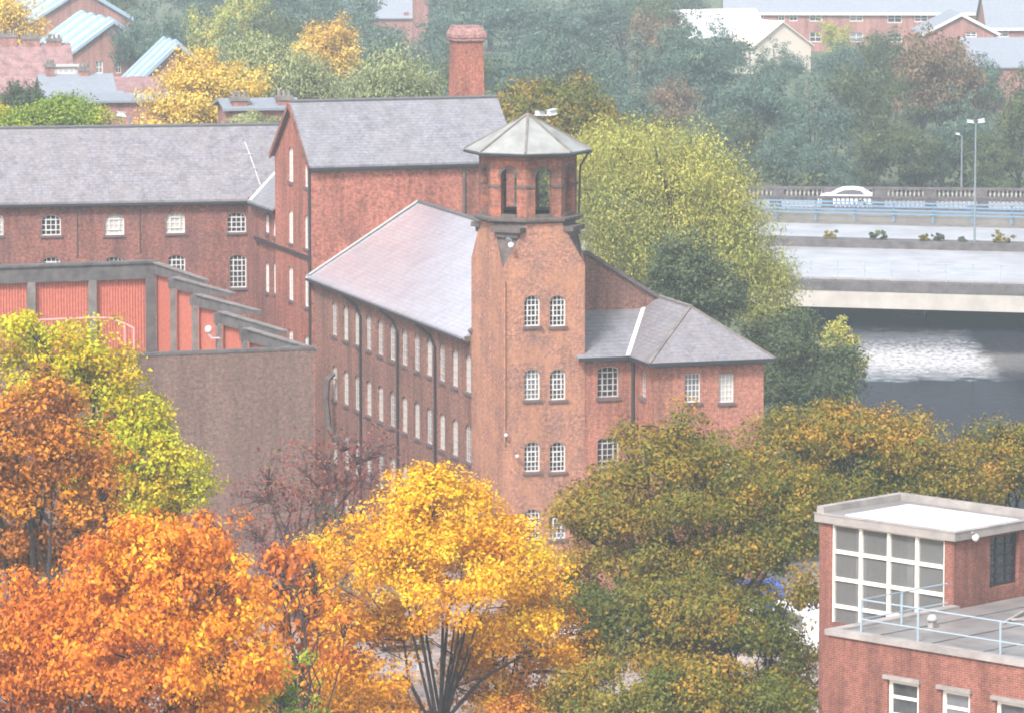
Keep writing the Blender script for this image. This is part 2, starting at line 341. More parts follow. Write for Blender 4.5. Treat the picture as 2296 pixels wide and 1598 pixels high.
def ground_mat():
    m, nt, N, L, P = mat_new('ground')
    tc = N.new('ShaderNodeTexCoord')
    n = N.new('ShaderNodeTexNoise'); n.inputs['Scale'].default_value = 0.03; n.inputs['Detail'].default_value = 8; L.new(tc.outputs['Object'], n.inputs['Vector'])
    n2 = N.new('ShaderNodeTexNoise'); n2.inputs['Scale'].default_value = 1.2; n2.inputs['Detail'].default_value = 8; L.new(tc.outputs['Object'], n2.inputs['Vector'])
    r = ramp(N, [(0.35, (0.045, 0.065, 0.025)), (0.6, (0.085, 0.095, 0.045))]); L.new(n.outputs['Fac'], r.inputs[0])
    r2 = ramp(N, [(0.3, (0.6,)*3), (0.7, (1.3,)*3)]); L.new(n2.outputs['Fac'], r2.inputs[0])
    mx = N.new('ShaderNodeMix'); mx.data_type = 'RGBA'; mx.blend_type = 'MULTIPLY'; mx.inputs[0].default_value = 1; L.new(r.outputs[0], mx.inputs[6]); L.new(r2.outputs[0], mx.inputs[7])
    L.new(mx.outputs[2], P.inputs['Base Color']); P.inputs['Roughness'].default_value = 0.9
    return m
M['ground'] = ground_mat()
M['paving'] = tiles('pale_paving', (0.36, 0.29, 0.26), (0.30, 0.245, 0.22), (0.22, 0.18, 0.16), mode='o', bw=0.9, rh=0.6, ms=0.01, mottle=0.2, rough=0.45)

# ------------------------------------------------------------------ terrain, river, car park
GZ = 1.0
def bank_l(y): return 20 - max(0, (y - 230)) * 0.035
def ground_h(x, y):
    if 120 < y < 424:
        bl, br = bank_l(y), bank_l(y) + 62
        d = min(x - bl, br - x)
        if d > 0: return GZ - min(1, d / 3.0) * 3.0
    return GZ
def terrain():
    xs = sorted(set([-700, -400, -200, -100, -60, -30, -10] + list(np.arange(0, 100, 1.5)) + [120, 200, 400, 700]))
    ys = sorted(set([-60, 0, 60, 110, 119, 121] + list(np.arange(125, 424, 6.0)) + [423.5, 424.5, 440, 480, 520, 600, 700, 850, 1000, 1300]))
    mb = MB(); nx = len(xs)
    for y in ys:
        for x in xs: mb.v.append((x, y, ground_h(x, y)))
    for j in range(len(ys) - 1):
        for i in range(nx - 1): mb.f.append((j*nx+i, j*nx+i+1, (j+1)*nx+i+1, (j+1)*nx+i))
    tag(mb.build('ground', M['ground']), kind='structure')
terrain()
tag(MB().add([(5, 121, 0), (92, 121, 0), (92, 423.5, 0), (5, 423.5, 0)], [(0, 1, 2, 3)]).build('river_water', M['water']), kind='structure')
tag(MB().add([(-60, 120, GZ + .004), (17, 120, GZ + .004), (17, 236, GZ + .004), (-60, 236, GZ + .004)], [(0, 1, 2, 3)]).build('car_park', M['paving']), kind='structure')
bays = MB()
for k in range(14):
    x = -14 + k * 2.5
    bays.box((x, 206.0, GZ + .008), (x + .1, 211.0, GZ + .012))
tag(bays.build('bay_markings', M['white_old']), kind='structure')

# ------------------------------------------------------------------ windows
def wloop(s0, s1, z0, z1, rise, n=8):
    pts = [(s0, z0), (s1, z0)]; sc, hw = (s0 + s1) / 2, (s1 - s0) / 2
    if rise <= 0: return pts + [(s1, z1), (s0, z1)]
    for k in range(n + 1):
        a = math.pi * k / n; pts.append((sc + hw * math.cos(a), z1 - rise + rise * math.sin(a)))
    return pts
WR = random.Random(5)
def window(root, mp, s0, s1, z0, z1, rise, cols, rows, frame='white', pane='glass', rec=0.12, fw=0.05, bw=0.032, sill='sill', opening=None, label=None, sill_h=0.12, curtain=None):
    if s0 > s1: s0, s1 = s1, s0
    if pane in ('glass', 'glass_pale') and WR.random() < .45: pane = WR.choice(['glass', 'glass_mid', 'glass_pale'])
    loop = wloop(s0, s1, z0, z1, rise); sc, zc = (s0 + s1) / 2, (z0 + z1) / 2
    kx, kz = 1 - 2 * fw / (s1 - s0), 1 - 2 * fw / (z1 - z0)
    inner = [(sc + (a - sc) * kx, zc + (b - zc) * kz) for a, b in loop]
    mb = MB(); n = len(loop)
    vs = [mp(a, rec, b) for a, b in loop] + [mp(a, rec, b) for a, b in inner] + [mp(a, rec + .05, b) for a, b in inner]
    mb.add(vs, [(i, (i+1) % n, n+(i+1) % n, n+i) for i in range(n)] + [(n+i, n+(i+1) % n, 2*n+(i+1) % n, 2*n+i) for i in range(n)])
    def top(s):
        if rise <= 0: return z1 - fw
        q = max(0, 1 - ((s - sc) / ((s1 - s0) / 2)) ** 2); return z1 - rise + rise * math.sqrt(q) - fw * .6
    def bx(a0, a1, b0, b1, d0, d1):
        c = [mp(a, d, b) for d in (d0, d1) for a, b in ((a0, b0), (a1, b0), (a1, b1), (a0, b1))]
        mb.add(c, [(0,1,2,3), (4,5,6,7), (0,1,5,4), (1,2,6,5), (2,3,7,6), (3,0,4,7)])
    for i in range(1, cols):
        s = s0 + (s1 - s0) * i / cols; bx(s - bw/2, s + bw/2, z0 + fw*.5, top(s), rec + .004, rec + .05)
    for j in range(1, rows):
        z = z0 + (z1 - z0) * j / rows
        if rise > 0 and z > z1 - rise:
            q = math.sqrt(max(0, 1 - ((z - z1 + rise) / rise) ** 2)) * (s1 - s0) / 2; a0, a1 = sc - q, sc + q
        else: a0, a1 = s0, s1
        bx(a0 + fw*.5, a1 - fw*.5, z - bw/2, z + bw/2, rec + .008, rec + .046)
    if opening:      # a thicker casement outline, as (col0, col1, row0, row1)
        c0, c1, r0, r1 = opening; A0 = s0+(s1-s0)*c0/cols; A1 = s0+(s1-s0)*c1/cols; B0 = z0+(z1-z0)*r0/rows; B1 = z0+(z1-z0)*r1/rows
        for (a0, a1, b0, b1) in ((A0-.03, A0+.03, B0, B1), (A1-.03, A1+.03, B0, B1), (A0-.03, A1+.03, B0-.03, B0+.03), (A0-.03, A1+.03, B1-.03, B1+.03)): bx(a0, a1, b0, b1, rec - .02, rec + .002)
    w = mb.build('window', M[frame], root)
    if label: w['label'] = label
    MB().add([mp(a, rec + .045, b) for a, b in loop], [tuple(range(n))]).build('pane', M[pane], w)
    if sill:
        s = MB(); c = [mp(a, d, b) for d in (-.09, rec) for a, b in ((s0-.08, z0-sill_h), (s1+.08, z0-sill_h), (s1+.08, z0-.003), (s0-.08, z0-.003))]
        s.add(c, [(0,1,2,3), (4,5,6,7), (0,1,5,4), (1,2,6,5), (2,3,7,6), (3,0,4,7)]).build('sill', M[sill], w)
    return loop
def pipe(root, pts, r=0.06, mat='iron', name='drainpipe'):
    return MB().tube(pts, r, 6).build(name, M[mat], root)

# ------------------------------------------------------------------ THE MILL
S = at_d(1057, 740, 230)
MF = Fr(S.x, S.y, 17.5)
YE, _ = MF.hx(704, 612, 0.0)            # far end of the long wing
# --- front wing
wing = frame_thing('mill_wing', 'long brick wing with slate roof and rows of narrow arched windows behind the tower', 'mill building', MF)
EZ, RZ, HW = 12.5, 15.95, 5.55
wb = MB()
holes = []
xs1 = [750, 775, 800, 826, 852, 879, 906, 934, 964, 993, 1020, 1047]
ts = [MF.hx(x, 700, 0)[0] for x in xs1]
a_, b_ = np.polyfit(range(12), ts, 1)
wt = [a_ * i + b_ for i in range(12)]
_, r1t = MF.hx(750, 655, 0); _, r1b = MF.hx(750, 731, 0)
zt1 = 11.55; wh = 1.75
mpw = mpx(0.0)
for row, zt in enumerate((zt1, zt1 - 3.25, zt1 - 6.5, zt1 - 9.6)):
    for i, t in enumerate(wt):
        pn = 'glass_pale' if (i in (3, 4, 5, 6, 7) and row == 0) else ('blind_sheen' if (i + row) % 3 else 'glass_pale')  # pale pane colour stands in for sky reflected at a grazing angle
        holes.append(window(wing, mpw, t - .46, t + .46, zt - wh, zt, .30, 3, 5, pane=pn, rec=.07, fw=.06, bw=.035, frame='white_old'))
wb.holed(mpw, [(0, 0), (YE, 0), (YE, EZ), (0, EZ)], holes, .26)
wb.add([(0, 0, 0), (2*HW, 0, 0), (2*HW, 0, EZ), (HW, 0, RZ + .1), (0, 0, EZ)], [(0, 1, 2, 3, 4)])
wb.add([(2*HW, 0, 0), (2*HW, YE, 0), (2*HW, YE, EZ), (2*HW, 0, EZ)], [(0, 1, 2, 3)])
wb.build('wall', M['brick_wing'], wing)
def slope(root, quad, th, mat, name='roof'):
    return MB().prism(quad, (0, 0, -th)).build(name, M[mat], root)
rise = (RZ - EZ) / HW
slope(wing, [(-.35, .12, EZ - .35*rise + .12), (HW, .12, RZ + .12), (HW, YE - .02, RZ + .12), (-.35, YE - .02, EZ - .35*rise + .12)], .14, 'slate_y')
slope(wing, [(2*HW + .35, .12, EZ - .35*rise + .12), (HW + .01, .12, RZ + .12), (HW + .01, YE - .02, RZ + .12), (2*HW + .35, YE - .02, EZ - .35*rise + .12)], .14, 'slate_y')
MB().tube([(HW, .1, RZ + .14), (HW, YE, RZ + .14)], .11, 6).build('ridge_tiles', M['dark_lead'], wing)
MB().box((-.47, .1, EZ - .35*rise - .08), (-.36, YE, EZ - .35*rise + .03)).build('gutter', M['iron'], wing)
MB().box((-.30, .1, EZ - .30), (-.003, YE, EZ - .06)).build('soffit', M['stone_dark'], wing)
fl = MB(); fl.bar((-.3, YE - .1, EZ - .3*rise + .20), (HW, YE - .1, RZ + .22), .22, .05); fl.build('verge_flashing', M['lead'], wing)
cp = MB()
cp.bar((HW, -.02, RZ + .22), (2*HW + .4, -.02, EZ + .22 - .4*rise), .34, .16); cp.bar((-.1, -.02, EZ + .16), (HW, -.02, RZ + .22), .34, .16)
cp.build('gable_coping', M['sill'], wing)
for px in (808, 891, 975):
    t, _ = MF.hx(px, 800, -.08)
    pipe(wing, [(-.42, t + 2.1, EZ - .32), (-.10, t + .9, EZ - .75), (-.09, t, EZ - 1.15), (-.09, t, 0)], .065)
# curved extract duct in the gap by the brown wall
pipe(wing, [(-.1, YE-4.5, 4.5), (-.45, YE-4.4, 5.2), (-.55, YE-4.2, 6.6), (-.45, YE-4.1, 7.6), (-.1, YE-4.0, 7.9)], .16, 'stone_dark', 'extract_duct')

# --- tall hall behind
hall = frame_thing('tall_mill_hall', 'tallest brick range with grey slate roof and blank red wall, its gable end facing left', 'mill building', MF)
HX0, HX1 = -.12, 10.75
HY0, HY1 = YE, YE + 7.24
HE, HR = 18.15, 20.95
hb = MB()
hb.add([(HX0, HY0, 0), (HX1, HY0, 0), (HX1, HY0, HE), (HX0, HY0, HE)], [(0, 1, 2, 3)])
hb.add([(HX0, HY1, 0), (HX1, HY1, 0), (HX1, HY1, HE), (HX0, HY1, HE)], [(0, 1, 2, 3)])
hb.add([(HX1, HY0, 0), (HX1, HY1, 0), (HX1, HY1, HE), (HX1, (HY0+HY1)/2, HR), (HX1, HY0, HE)], [(0, 1, 2, 3, 4)])
holes = []
mph = mpx(HX0)
for px, tops in ((652, [(330, 408), (470, 545), (597, 673), (738, 812)]), (688, [(345, 420), (482, 558), (610, 688), (752, 826)])):
    for (ya, yb) in tops:
        t, za = MF.hx(px, ya, HX0); _, zb = MF.hx(px, yb, HX0)
        holes.append(window(hall, mph, t - .42, t + .42, zb, za, .28, 2, 5, pane='blind_sheen', frame='white', rec=.05))  # gable panes: reflected sky painted as a pale pane colour
hb.holed(mph, [(HY0, 0), (HY1, 0), (HY1, HE), ((HY0+HY1)/2, HR), (HY0, HE)], holes, .2)
hb.build('wall', M['brick_hall'], hall)
hm = (HY0 + HY1) / 2; hr = (HR - HE) / (hm - HY0)
for sgn, ye in ((-1, HY0), (1, HY1)):
    yo = ye + sgn * .25
    slope(hall, [(HX0 - .15, yo, HE - .25*hr + .12), (HX1 + .2, yo, HE - .25*hr + .12), (HX1 + .2, hm + sgn*.004, HR + .12), (HX0 - .15, hm + sgn*.004, HR + .12)], .13, 'slate')
MB().tube([(HX0 - .15, hm, HR + .15), (HX1 + .2, hm, HR + .15)], .10, 6).build('ridge_tiles', M['dark_lead'], hall)
MB().box((HX0 - .1, HY0 - .36, HE - .25*hr - .1), (HX1 + .2, HY0 - .26, HE - .25*hr + .02)).build('gutter', M['iron'], hall)
MB().box((HX0 + .1, HY0 - .16, HE - .42), (HX1, HY0 - .003, HE - .12)).build('cornice', M['stone_dark'], hall)
bb = MB(); bb.bar((HX0 - .22, HY0 - .3, HE - .3*hr + .02), (HX0 - .22, hm, HR + .02), .06, .26); bb.bar((HX0 - .22, HY1 + .3, HE - .3*hr + .02), (HX0 - .22, hm, HR + .02), .06, .26)
bb.build('bargeboard', M['brick_left'], hall)
pipe(hall, [(HX0 - .08, HY0 + .12, HE - .1), (HX0 - .08, HY0 + .12, 0)], .075)
pipe(hall, [(8.0, HY0 - .09, HE - .2), (8.0, HY0 - .09, 12)], .085, 'stone_dark')
_, zs = MF.hx(660, 566, HX0)
MB().box((HX0 - .1, HY0 + .2, zs - .1), (HX0 - .004, HY1 + 4.2, zs + .08)).build('string_course', M['iron'], hall)

# --- left range
LO = at_d(572, 450, 269.2)
LF = Fr(LO.x, LO.y, 10.0)
left = frame_thing('left_mill_range', 'long low brick range with mottled slate roof on the left, behind the concrete-framed compound', 'mill building', LF)
LE, LR, LW, LL = 15.3, 18.65, 4.6, 34.0
lb = MB(); holes = []
mpl = mpy(0.0)
for k, (x0, x1, ya, yb, pn) in enumerate([(-12, 8, 482, 528, 'glass'), (92, 137, 482, 528, 'glass'), (234, 279, 481, 527, 'blind_sheen'), (371, 415, 477, 523, 'blind_sheen'), (509, 552, 477, 521, 'glass_pale')]):
    s0, za = LF.hy(x0, ya, 0); s1, zb = LF.hy(x1, yb, 0)
    holes.append(window(left, mpl, s0, s1, zb, za, .28, 4, 4, pane=pn, opening=(1, 3, 1, 3), frame='white', bw=.035))
for x0, x1, ya, yb in ((95, 136, 577, 645), (236, 276, 576, 645), (376, 416, 572, 642), (514, 553, 572, 645)):
    s0, za = LF.hy(x0, ya, 0); s1, zb = LF.hy(x1, yb, 0)
    holes.append(window(left, mpl, s0, s1, zb, za, .22, 4, 6, pane='glass', opening=(1, 3, 3, 5), frame='white', bw=.035))
lb.holed(mpl, [(-LL, 0), (0, 0), (0, LE), (-LL, LE)], holes, .2)
lb.add([(-LL, 0, 0), (-LL, 2*LW, 0), (-LL, 2*LW, LE), (-LL, LW, LR), (-LL, 0, LE)], [(0, 1, 2, 3, 4)])
lb.add([(-LL, 2*LW, 0), (8, 2*LW, 0), (8, 2*LW, LE), (-LL, 2*LW, LE)], [(0, 1, 2, 3)])
lb.build('wall', M['brick_left'], left)
lr = (LR - LE) / LW
for sgn, ye, x1 in ((-1, 0, .02), (1, 2*LW, 8)):
    yo = ye + sgn * .3
    MB().prism([(-LL - .2, yo, LE - .3*lr + .12), (x1, yo, LE - .3*lr + .12), (x1 + (5.0 if sgn < 0 else 0), LW + sgn*.004, LR + .12), (-LL - .2, LW + sgn*.004, LR + .12)], (0, 0, -.13)).build('roof', M['slate_old'], left)
MB().tube([(-LL, LW, LR + .15), (2.5, LW, LR + .15)], .10, 6).build('ridge_tiles', M['dark_lead'], left)
MB().box((-LL, -.42, LE - .3*lr - .12), (.0, -.30, LE - .3*lr + .01)).build('gutter', M['iron'], left)
MB().box((-LL, -.14, LE - .38), (-.0, -.003, LE - .1)).build('cornice', M['stone_dark'], left)
pipe(left, [(-.12, -.1, LE - .2), (-.12, -.1, 6.0)], .09)
for px, zz in ((172, 12.2), (313, 12.4)):
    s, _ = LF.hy(px, 470, -.05); pipe(left, [(s, -.05, LE - .3), (s, -.05, zz)], .035, 'stone_dark')
# roof slope plane for the lead lines
n_l = (LF.v * -(LR - LE) + Vector((0, 0, LW))).normalized()
P_l = LF.w(0, 0, LE + .12)
ll = MB()
pts = [LF.loc(hit(x, y, P_l, n_l)) + Vector((0, -.02, .03)) for x, y in ((549, 320), (560, 348), (571, 380), (584, 418))]
for a, b in zip(pts[:-1], pts[1:]): ll.bar(a, b, .06, .02)
for p in pts[1:3]: ll.box((p.x-.09, p.y-.08, p.z), (p.x+.09, p.y+.08, p.z+.04))
ll.build('lead_strip', M['lead'], left)
# --- connector between left range and hall
CY0, CY1 = HY1, HY1 + 4.6
conn = frame_thing('connecting_block', 'short dark brick block with two narrow windows linking the left range to the tall gable', 'mill building', MF)
holes = []; cb = MB(); mpc = mpx(0.0)
for px, tops in ((599, [(482, 522), (588, 655)]), (621, [(492, 532), (590, 660)])):
    for ya, yb in tops:
        t, za = MF.hx(px, ya, 0); _, zb = MF.hx(px, yb, 0); t = max(t, CY0 + .5)
        holes.append(window(conn, mpc, t - .36, t + .36, zb, za, .2, 2, 4, pane='blind_sheen', frame='white', rec=.05))
cb.holed(mpc, [(CY0 + .003, 0), (CY1 + 6, 0), (CY1 + 6, LE), (CY0 + .003, LE)], holes, .2)
cb.build('wall', M['brick_left'], conn)
slope(conn, [(-.3, CY0 + .01, LE - .1), (-.3, CY1 + .5, LE - .1), (3.9, CY1 + 5.0, LE + 2.9), (3.9, CY0 + .01, LE + 2.9)], .13, 'slate')
MB().box((-.42, CY0 + .01, LE - .32), (-.30, CY1, LE - .18)).build('gutter', M['iron'], conn)
n_c = (MF.u * -(3.0 / 4.2) + Vector((0, 0, 1))).normalized(); P_c = MF.w(-.3, CY0, LE - .1)
pv = [MF.loc(hit(x, y, P_c + Vector((0, 0, .06)), n_c)) for x, y in ((562, 449), (617, 388))]
MB().bar(pv[0], pv[1], .17, .06).build('valley_flashing', M['white'], conn)
# --- free-standing chimney behind the hall roof
P = at_d(1046, 215, 268)
CF = Fr(P.x, P.y, 17.5)
ch = frame_thing('mill_chimney', 'square red brick chimney stack with flared cap rising behind the tall slate roof', 'chimney', CF)
_, zt = CF.hy(1046, 60, 0)
m = MB(); q0, q1 = .82, .70
for (a, z0), (b, z1) in (((q0 + .1, 0), (q0, zt - 6)), ((q0, zt - 6), (q1, zt - .75))):
    m.add([(-a,-a,z0),(a,-a,z0),(a,a,z0),(-a,a,z0),(-b,-b,z1),(b,-b,z1),(b,b,z1),(-b,b,z1)], [(0,1,5,4),(1,2,6,5),(2,3,7,6),(3,0,4,7)])
m.build('shaft', M['brick_hall'], ch)
m = MB(); pr = [(q1 + .02, -.82), (q1 + .12, -.72), (q1 + .12, -.60), (q1 + .16, -.56), (q1 + .16, -.38), (q1 - .02, -.04), (q1 - .02, .05), (.4, .05), (.4, -.5)]
m.lathe((0, 0, zt), [(r * math.sqrt(2), z) for r, z in pr], 4, math.pi/4); m.build('cap', tiles('cap_brick', (0.36, 0.19, 0.17), (0.28, 0.13, 0.12), (0.3, 0.2, 0.18)), ch)
MB().tube([(.72, 0, zt - 2.2), (.8, 0, zt - 1), (1.0, 0, zt + 1.1)], .02, 5).build('lightning_rod', M['galv'], ch)

# --- tower
t = 4.1
for _ in range(20):
    c = S + Vector((math.sin(R(20)), -math.cos(R(20)), 0)) * t
    f_ = c.x / c.y * F * cP; t += (-20 - f_) / 49 / .34 * .5
TF = Fr(c.x, c.y, 20.0)
TW, TD = 3.95, t
TS = 16.05; TC = 17.98
tower = frame_thing('mill_tower', 'orange brick stair tower with open arched belfry and shallow eight-sided grey roof', 'tower', TF)
tb = MB(); holes = []
mpt = mpy(0.0)
for ya, yb in ((663, 731), (828, 895), (991, 1056), (1141, 1206)):
    for px in (1193.5, 1251):
        s0, za = TF.hy(px - 18, ya, 0); s1, zb = TF.hy(px + 18, yb, 0)
        holes.append(window(tower, mpt, s0, s1, zb, za, .26, 4, 6, pane='glass' if ya < 900 else 'glass_pale', frame='white', opening=(1, 3, 2, 4), rec=.12, bw=.028))
ocx, ocy, oa = TW / 2, TD / 2, 2.06
og = oa * math.tan(R(22.5))
ax_, ay_ = TW / 2, TD / 2
def oct_(a, z):
    g = a * math.tan(R(22.5))
    return [(ocx+x, ocy+y, z) for x, y in ((-g,-a),(g,-a),(a,-g),(a,g),(g,a),(-g,a),(-a,g),(-a,-g))]
tb.holed(mpt, [(0, 0), (TW, 0), (TW, TS), (ocx + og, TC), (ocx - og, TC), (0, TS)], holes, .2)
tb.add([(0,0,0),(0,TD,0),(0,TD,TS),(0,ocy+og,TC),(0,ocy-og,TC),(0,0,TS)], [(0,1,2,3,4,5)])
tb.add([(TW,0,0),(TW,TD,0),(TW,TD,TS),(TW,ocy+og,TC),(TW,ocy-og,TC),(TW,0,TS)], [(0,1,2,3,4,5)])
tb.add([(0,TD,0),(TW,TD,0),(TW,TD,TS),(ocx+og,TD,TC),(ocx-og,TD,TC),(0,TD,TS)], [(0,1,2,3,4,5)])
tb.build('wall', M['brick_tower'], tower)
for (cx_, cy_, p, q) in ((0,0,(ocx-og,-.0),(0,ocy-og)), (TW,0,(ocx+og,0),(TW,ocy-og)), (TW,TD,(ocx+og,TD),(TW,ocy+og)), (0,TD,(ocx-og,TD),(0,ocy+og))):
    br = MB(); br.add([(cx_, cy_, TS-.5), (p[0], p[1], TC), (q[0], q[1], TC)], [(0, 1, 2)])
    # corbels under the diagonal faces of the lantern
    mid = Vector(((p[0]+q[0])/2, (p[1]+q[1])/2, 0)); dr = (Vector((cx_, cy_, 0)) - mid).normalized(); al = Vector((q[0]-p[0], q[1]-p[1], 0)).normalized()
    for k, (dd, zz, hw_) in enumerate(((.30, TC-.18, .85), (.20, TC-.42, .62), (.12, TC-.66, .40))):
        c0 = mid + dr*(dd*.5 + .1); br.prism([c0 - al*hw_ - dr*.2 + Vector((0,0,zz-.2)), c0 + al*hw_ - dr*.2 + Vector((0,0,zz-.2)), c0 + al*hw_*.9 + dr*dd + Vector((0,0,zz-.2)), c0 - al*hw_*.9 + dr*dd + Vector((0,0,zz-.2))], (0,0,.22))
    br.build('corbelling', M['stone_dark'], tower)
cn = MB(); K8 = 1 / math.cos(R(22.5))
cn.lathe((ocx, ocy, TC), [((oa+.06)*K8, -.02), ((oa+.20)*K8, .06), ((oa+.24)*K8, .10), ((oa+.24)*K8, .20), ((oa+.04)*K8, .26)], 8, R(22.5))
cn.build('cornice', M['stone_dark'], tower)
BZ0, BZ1 = TC + .26, 21.15
bel = MB()
band = MB(); keyst = MB()
o0 = oct_(oa, 0)
for k in range(8):
    A, B = Vector(o0[k]), Vector(o0[(k+1) % 8]); A.z = B.z = 0
    d = (B - A); L_ = d.length; d.normalize(); inn = (Vector((ocx, ocy, 0)) - (A+B)/2).normalized()
    fn = lambda s, dd, z, A=A, d=d, inn=inn: tuple(A + d*s + inn*dd + Vector((0, 0, z)))
    c_ = L_/2; hw_ = .40
    arch = [(c_-hw_, BZ0+.12), (c_+hw_, BZ0+.12)] + [(c_+hw_*math.cos(math.pi*j/10), 20.05+hw_*math.sin(math.pi*j/10)) for j in range(11)]
    band = MB(); keyst = MB()
    bel.holed(fn, [(0, BZ0), (L_, BZ0), (L_, BZ1), (0, BZ1)], [arch], .30, back=True)
    for s0, s1 in ((-.02, c_-hw_-.0), (c_+hw_, L_+.02)):
        pts_ = [fn(s, dd, z) for z in (19.58, 19.70) for s, dd in ((s0, -.05), (s1, -.05), (s1, .33), (s0, .33))]
        MB().add(pts_, [(0,1,2,3),(4,5,6,7),(0,1,5,4),(1,2,6,5),(2,3,7,6),(3,0,4,7)]).build('impost_band', M['stone_dark'], tower)
    # dark voussoirs over each arch
    for j in range(0, 10):
        a0, a1 = math.pi*j/10+.02, math.pi*(j+1)/10-.02; r0, r1 = hw_, hw_+.13
        q = [(c_+r*math.cos(a), 20.05+r*math.sin(a)) for a, r in ((a0, r0), (a1, r0), (a1, r1), (a0, r1))]
        keyst.prism([fn(s, -.004, z) for s, z in q], inn * -.03)
    # sill inside the arches
    keyst.build('arch_ring', M['stone_dark'], tower)
    MB().add([fn(s, dd, z) for z in (BZ0-.02, BZ0+.13) for s, dd in ((c_-hw_, -.06), (c_+hw_, -.06), (c_+hw_, .33), (c_-hw_, .33))], [(0,1,2,3),(4,5,6,7),(0,1,5,4),(1,2,6,5),(2,3,7,6),(3,0,4,7)]).build('belfry_sill', M['stone_dark'], tower)
pass
bel.build('belfry', M['brick_belfry'], tower)
MB().prism(oct_(oa - .02, TC + .20), (0, 0, .06)).build('belfry_floor', M['concrete_dark'], tower)
tr = MB(); ra = (2.88) ; 
e = [(ocx+ra*math.cos(R(22.5+45*k)), ocy+ra*math.sin(R(22.5+45*k))) for k in range(8)]
tr.add([(x, y, 21.2) for x, y in e] + [(ocx, ocy, 22.78)] + [(x, y, 21.10) for x, y in e], [(k, (k+1) % 8, 8) for k in range(8)] + [(k, (k+1) % 8, 9+(k+1) % 8, 9+k) for k in range(8)] + [tuple(range(9, 17))])
rf = tr.build('roof', M['zinc'], tower)
rr = MB()
for x, y in e: rr.bar((x, y, 21.22), (ocx, ocy, 22.80), .10, .07)
rr.build('roof_ribs', M['concrete'], rf)
gt = MB()
for k in range(8): gt.tube([(*e[k], 21.10), (*e[(k+1) % 8], 21.10)], .075, 6)
gt.build('gutter', M['iron'], rf)
MB().prism(oct_(oa + .12, 20.98), (0, 0, .12)).build('wall_plate', M['stone_dark'], tower)
pipe(tower, [(*e[0], 21.0) if False else (e[7][0]-.1, e[7][1]+.1, 21.02), (ocx+2.2, ocy-.95, 20.45), (ocx+2.13, ocy-.93, BZ0), (ocx+2.13, ocy-.93, TC+.3)], .05)
pipe(tower, [(.06, -.06, TS-.6), (.06, -.06, 8.0)], .045, 'brick_tower', 'corner_pipe')
def cctv(fr, px, py, yl, k, label):
    s, z = fr.hy(px, py, yl); p = fr.w(s, yl, z)
    r = thing('security_camera', label, 'camera', p, R(fr.th))
    MB().box((-.05*k, -.02, -.05*k), (.05*k, .16, .05*k)).tube([(0, 0, 0), (0, -.28*k, .02), (0, -.30*k, -.1*k)], .025*k, 6).build('bracket', M['galv'], r)
    MB().lathe((0, -.30*k, -.24*k), [(.03*k, -.09*k), (.09*k, -.07*k), (.12*k, 0), (.11*k, .08*k), (.06*k, .12*k)], 10).build('housing', M['lamp_white'], r, smooth=True)
    return r
cctv(TF, 1140, 536, -.02, 1.15, 'large white security camera under the belfry corbel at the tower top')
cctv(TF, 1131, 966, -.02, .7, 'small white camera on the tower corner, the upper of the two halfway down')
cctv(TF, 1156, 1013, -.02, .7, 'small white camera on the tower face just left of the third window row')

# --- annex to the right of the tower
PR = TF.w(TW, .02)
NF = Fr(PR.x, PR.y, 17.5)
annex = frame_thing('mill_annex', 'two-part brick annex with hipped slate roof attached to the right of the tower', 'mill building', NF)
AX, _ = NF.hy(1422, 900, 0)
CYp = -(1465 - 1422) / 50.2 / .30
CX1, _ = NF.hy(1712, 900, CYp)
AE = 11.95
ab = MB(); holes = []
for ya, yb in ((822, 889), (981, 1046), (1141, 1206)):
    s0, za = NF.hy(1340, ya, 0); s1, zb = NF.hy(1388, yb, 0)
    holes.append(window(annex, mpy(0.0), s0, s1, zb, za, .16, 4, 5, pane='glass', opening=(1, 3, 1, 4), frame='white_old', sill_h=.15))
ab.holed(mpy(0.0), [(0.003, 0), (AX, 0), (AX, AE), (0.003, AE)], holes, .2)
holes = []
for ya, yb in ((827, 893), (985, 1050)):
    t0, za = NF.hx(1436, ya, AX); t1, zb = NF.hx(1448, yb, AX)
    holes.append(window(annex, mpx(AX), t0, t1, zb, za, .16, 3, 5, pane='glass_pale', frame='white_old', sill_h=.15))
ab.holed(mpx(AX), [(CYp, 0), (0, 0), (0, AE), (CYp, AE)], holes, .2)
holes = []
for x0, x1, pn in ((1536, 1571, 'glass_pale'), (1612, 1646, 'blind_sheen')):
    for ya, yb in ((838, 901), (998, 1062)):
        s0, za = NF.hy(x0, ya, CYp); s1, zb = NF.hy(x1, yb, CYp)
        holes.append(window(annex, mpy(CYp), s0, s1, zb, za, .0, 4, 5, pane=pn, frame='white', sill_h=.13))
ab.holed(mpy(CYp), [(AX, 0), (CX1, 0), (CX1, AE), (AX, AE)], holes, .2)
ab.add([(CX1, CYp, 0), (CX1, 5, 0), (CX1, 5, AE), (CX1, CYp, AE)], [(0, 1, 2, 3)])
ab.build('wall', M['brick_annex'], annex)
GY = 4.35
slope(annex, [(-.42, -.42, AE - .12), (AX + 3, -.42, AE - .12), (AX + 3, GY, 13.55), (-.0, GY, 13.55), (-.0, .02, AE+.03), (-.42, .02, AE+.03)], .13, 'slate')
hwC = (CX1 - AX) / 2; ov = .42; apz = 14.0; xm = AX + hwC
e0, e1, yf = AX - ov, CX1 + ov, CYp - ov
yb_ = GY + .1
hp = MB(); zE = AE - .1
rv = [(e0, yf, zE), (e1, yf, zE), (e1, yb_, zE), (e0, yb_, zE), (xm, yf + hwC + ov, apz), (xm, yb_, apz)]
hp.add(rv, [(0, 1, 4), (1, 2, 5, 4), (0, 4, 5, 3), (0, 3, 2, 1)])
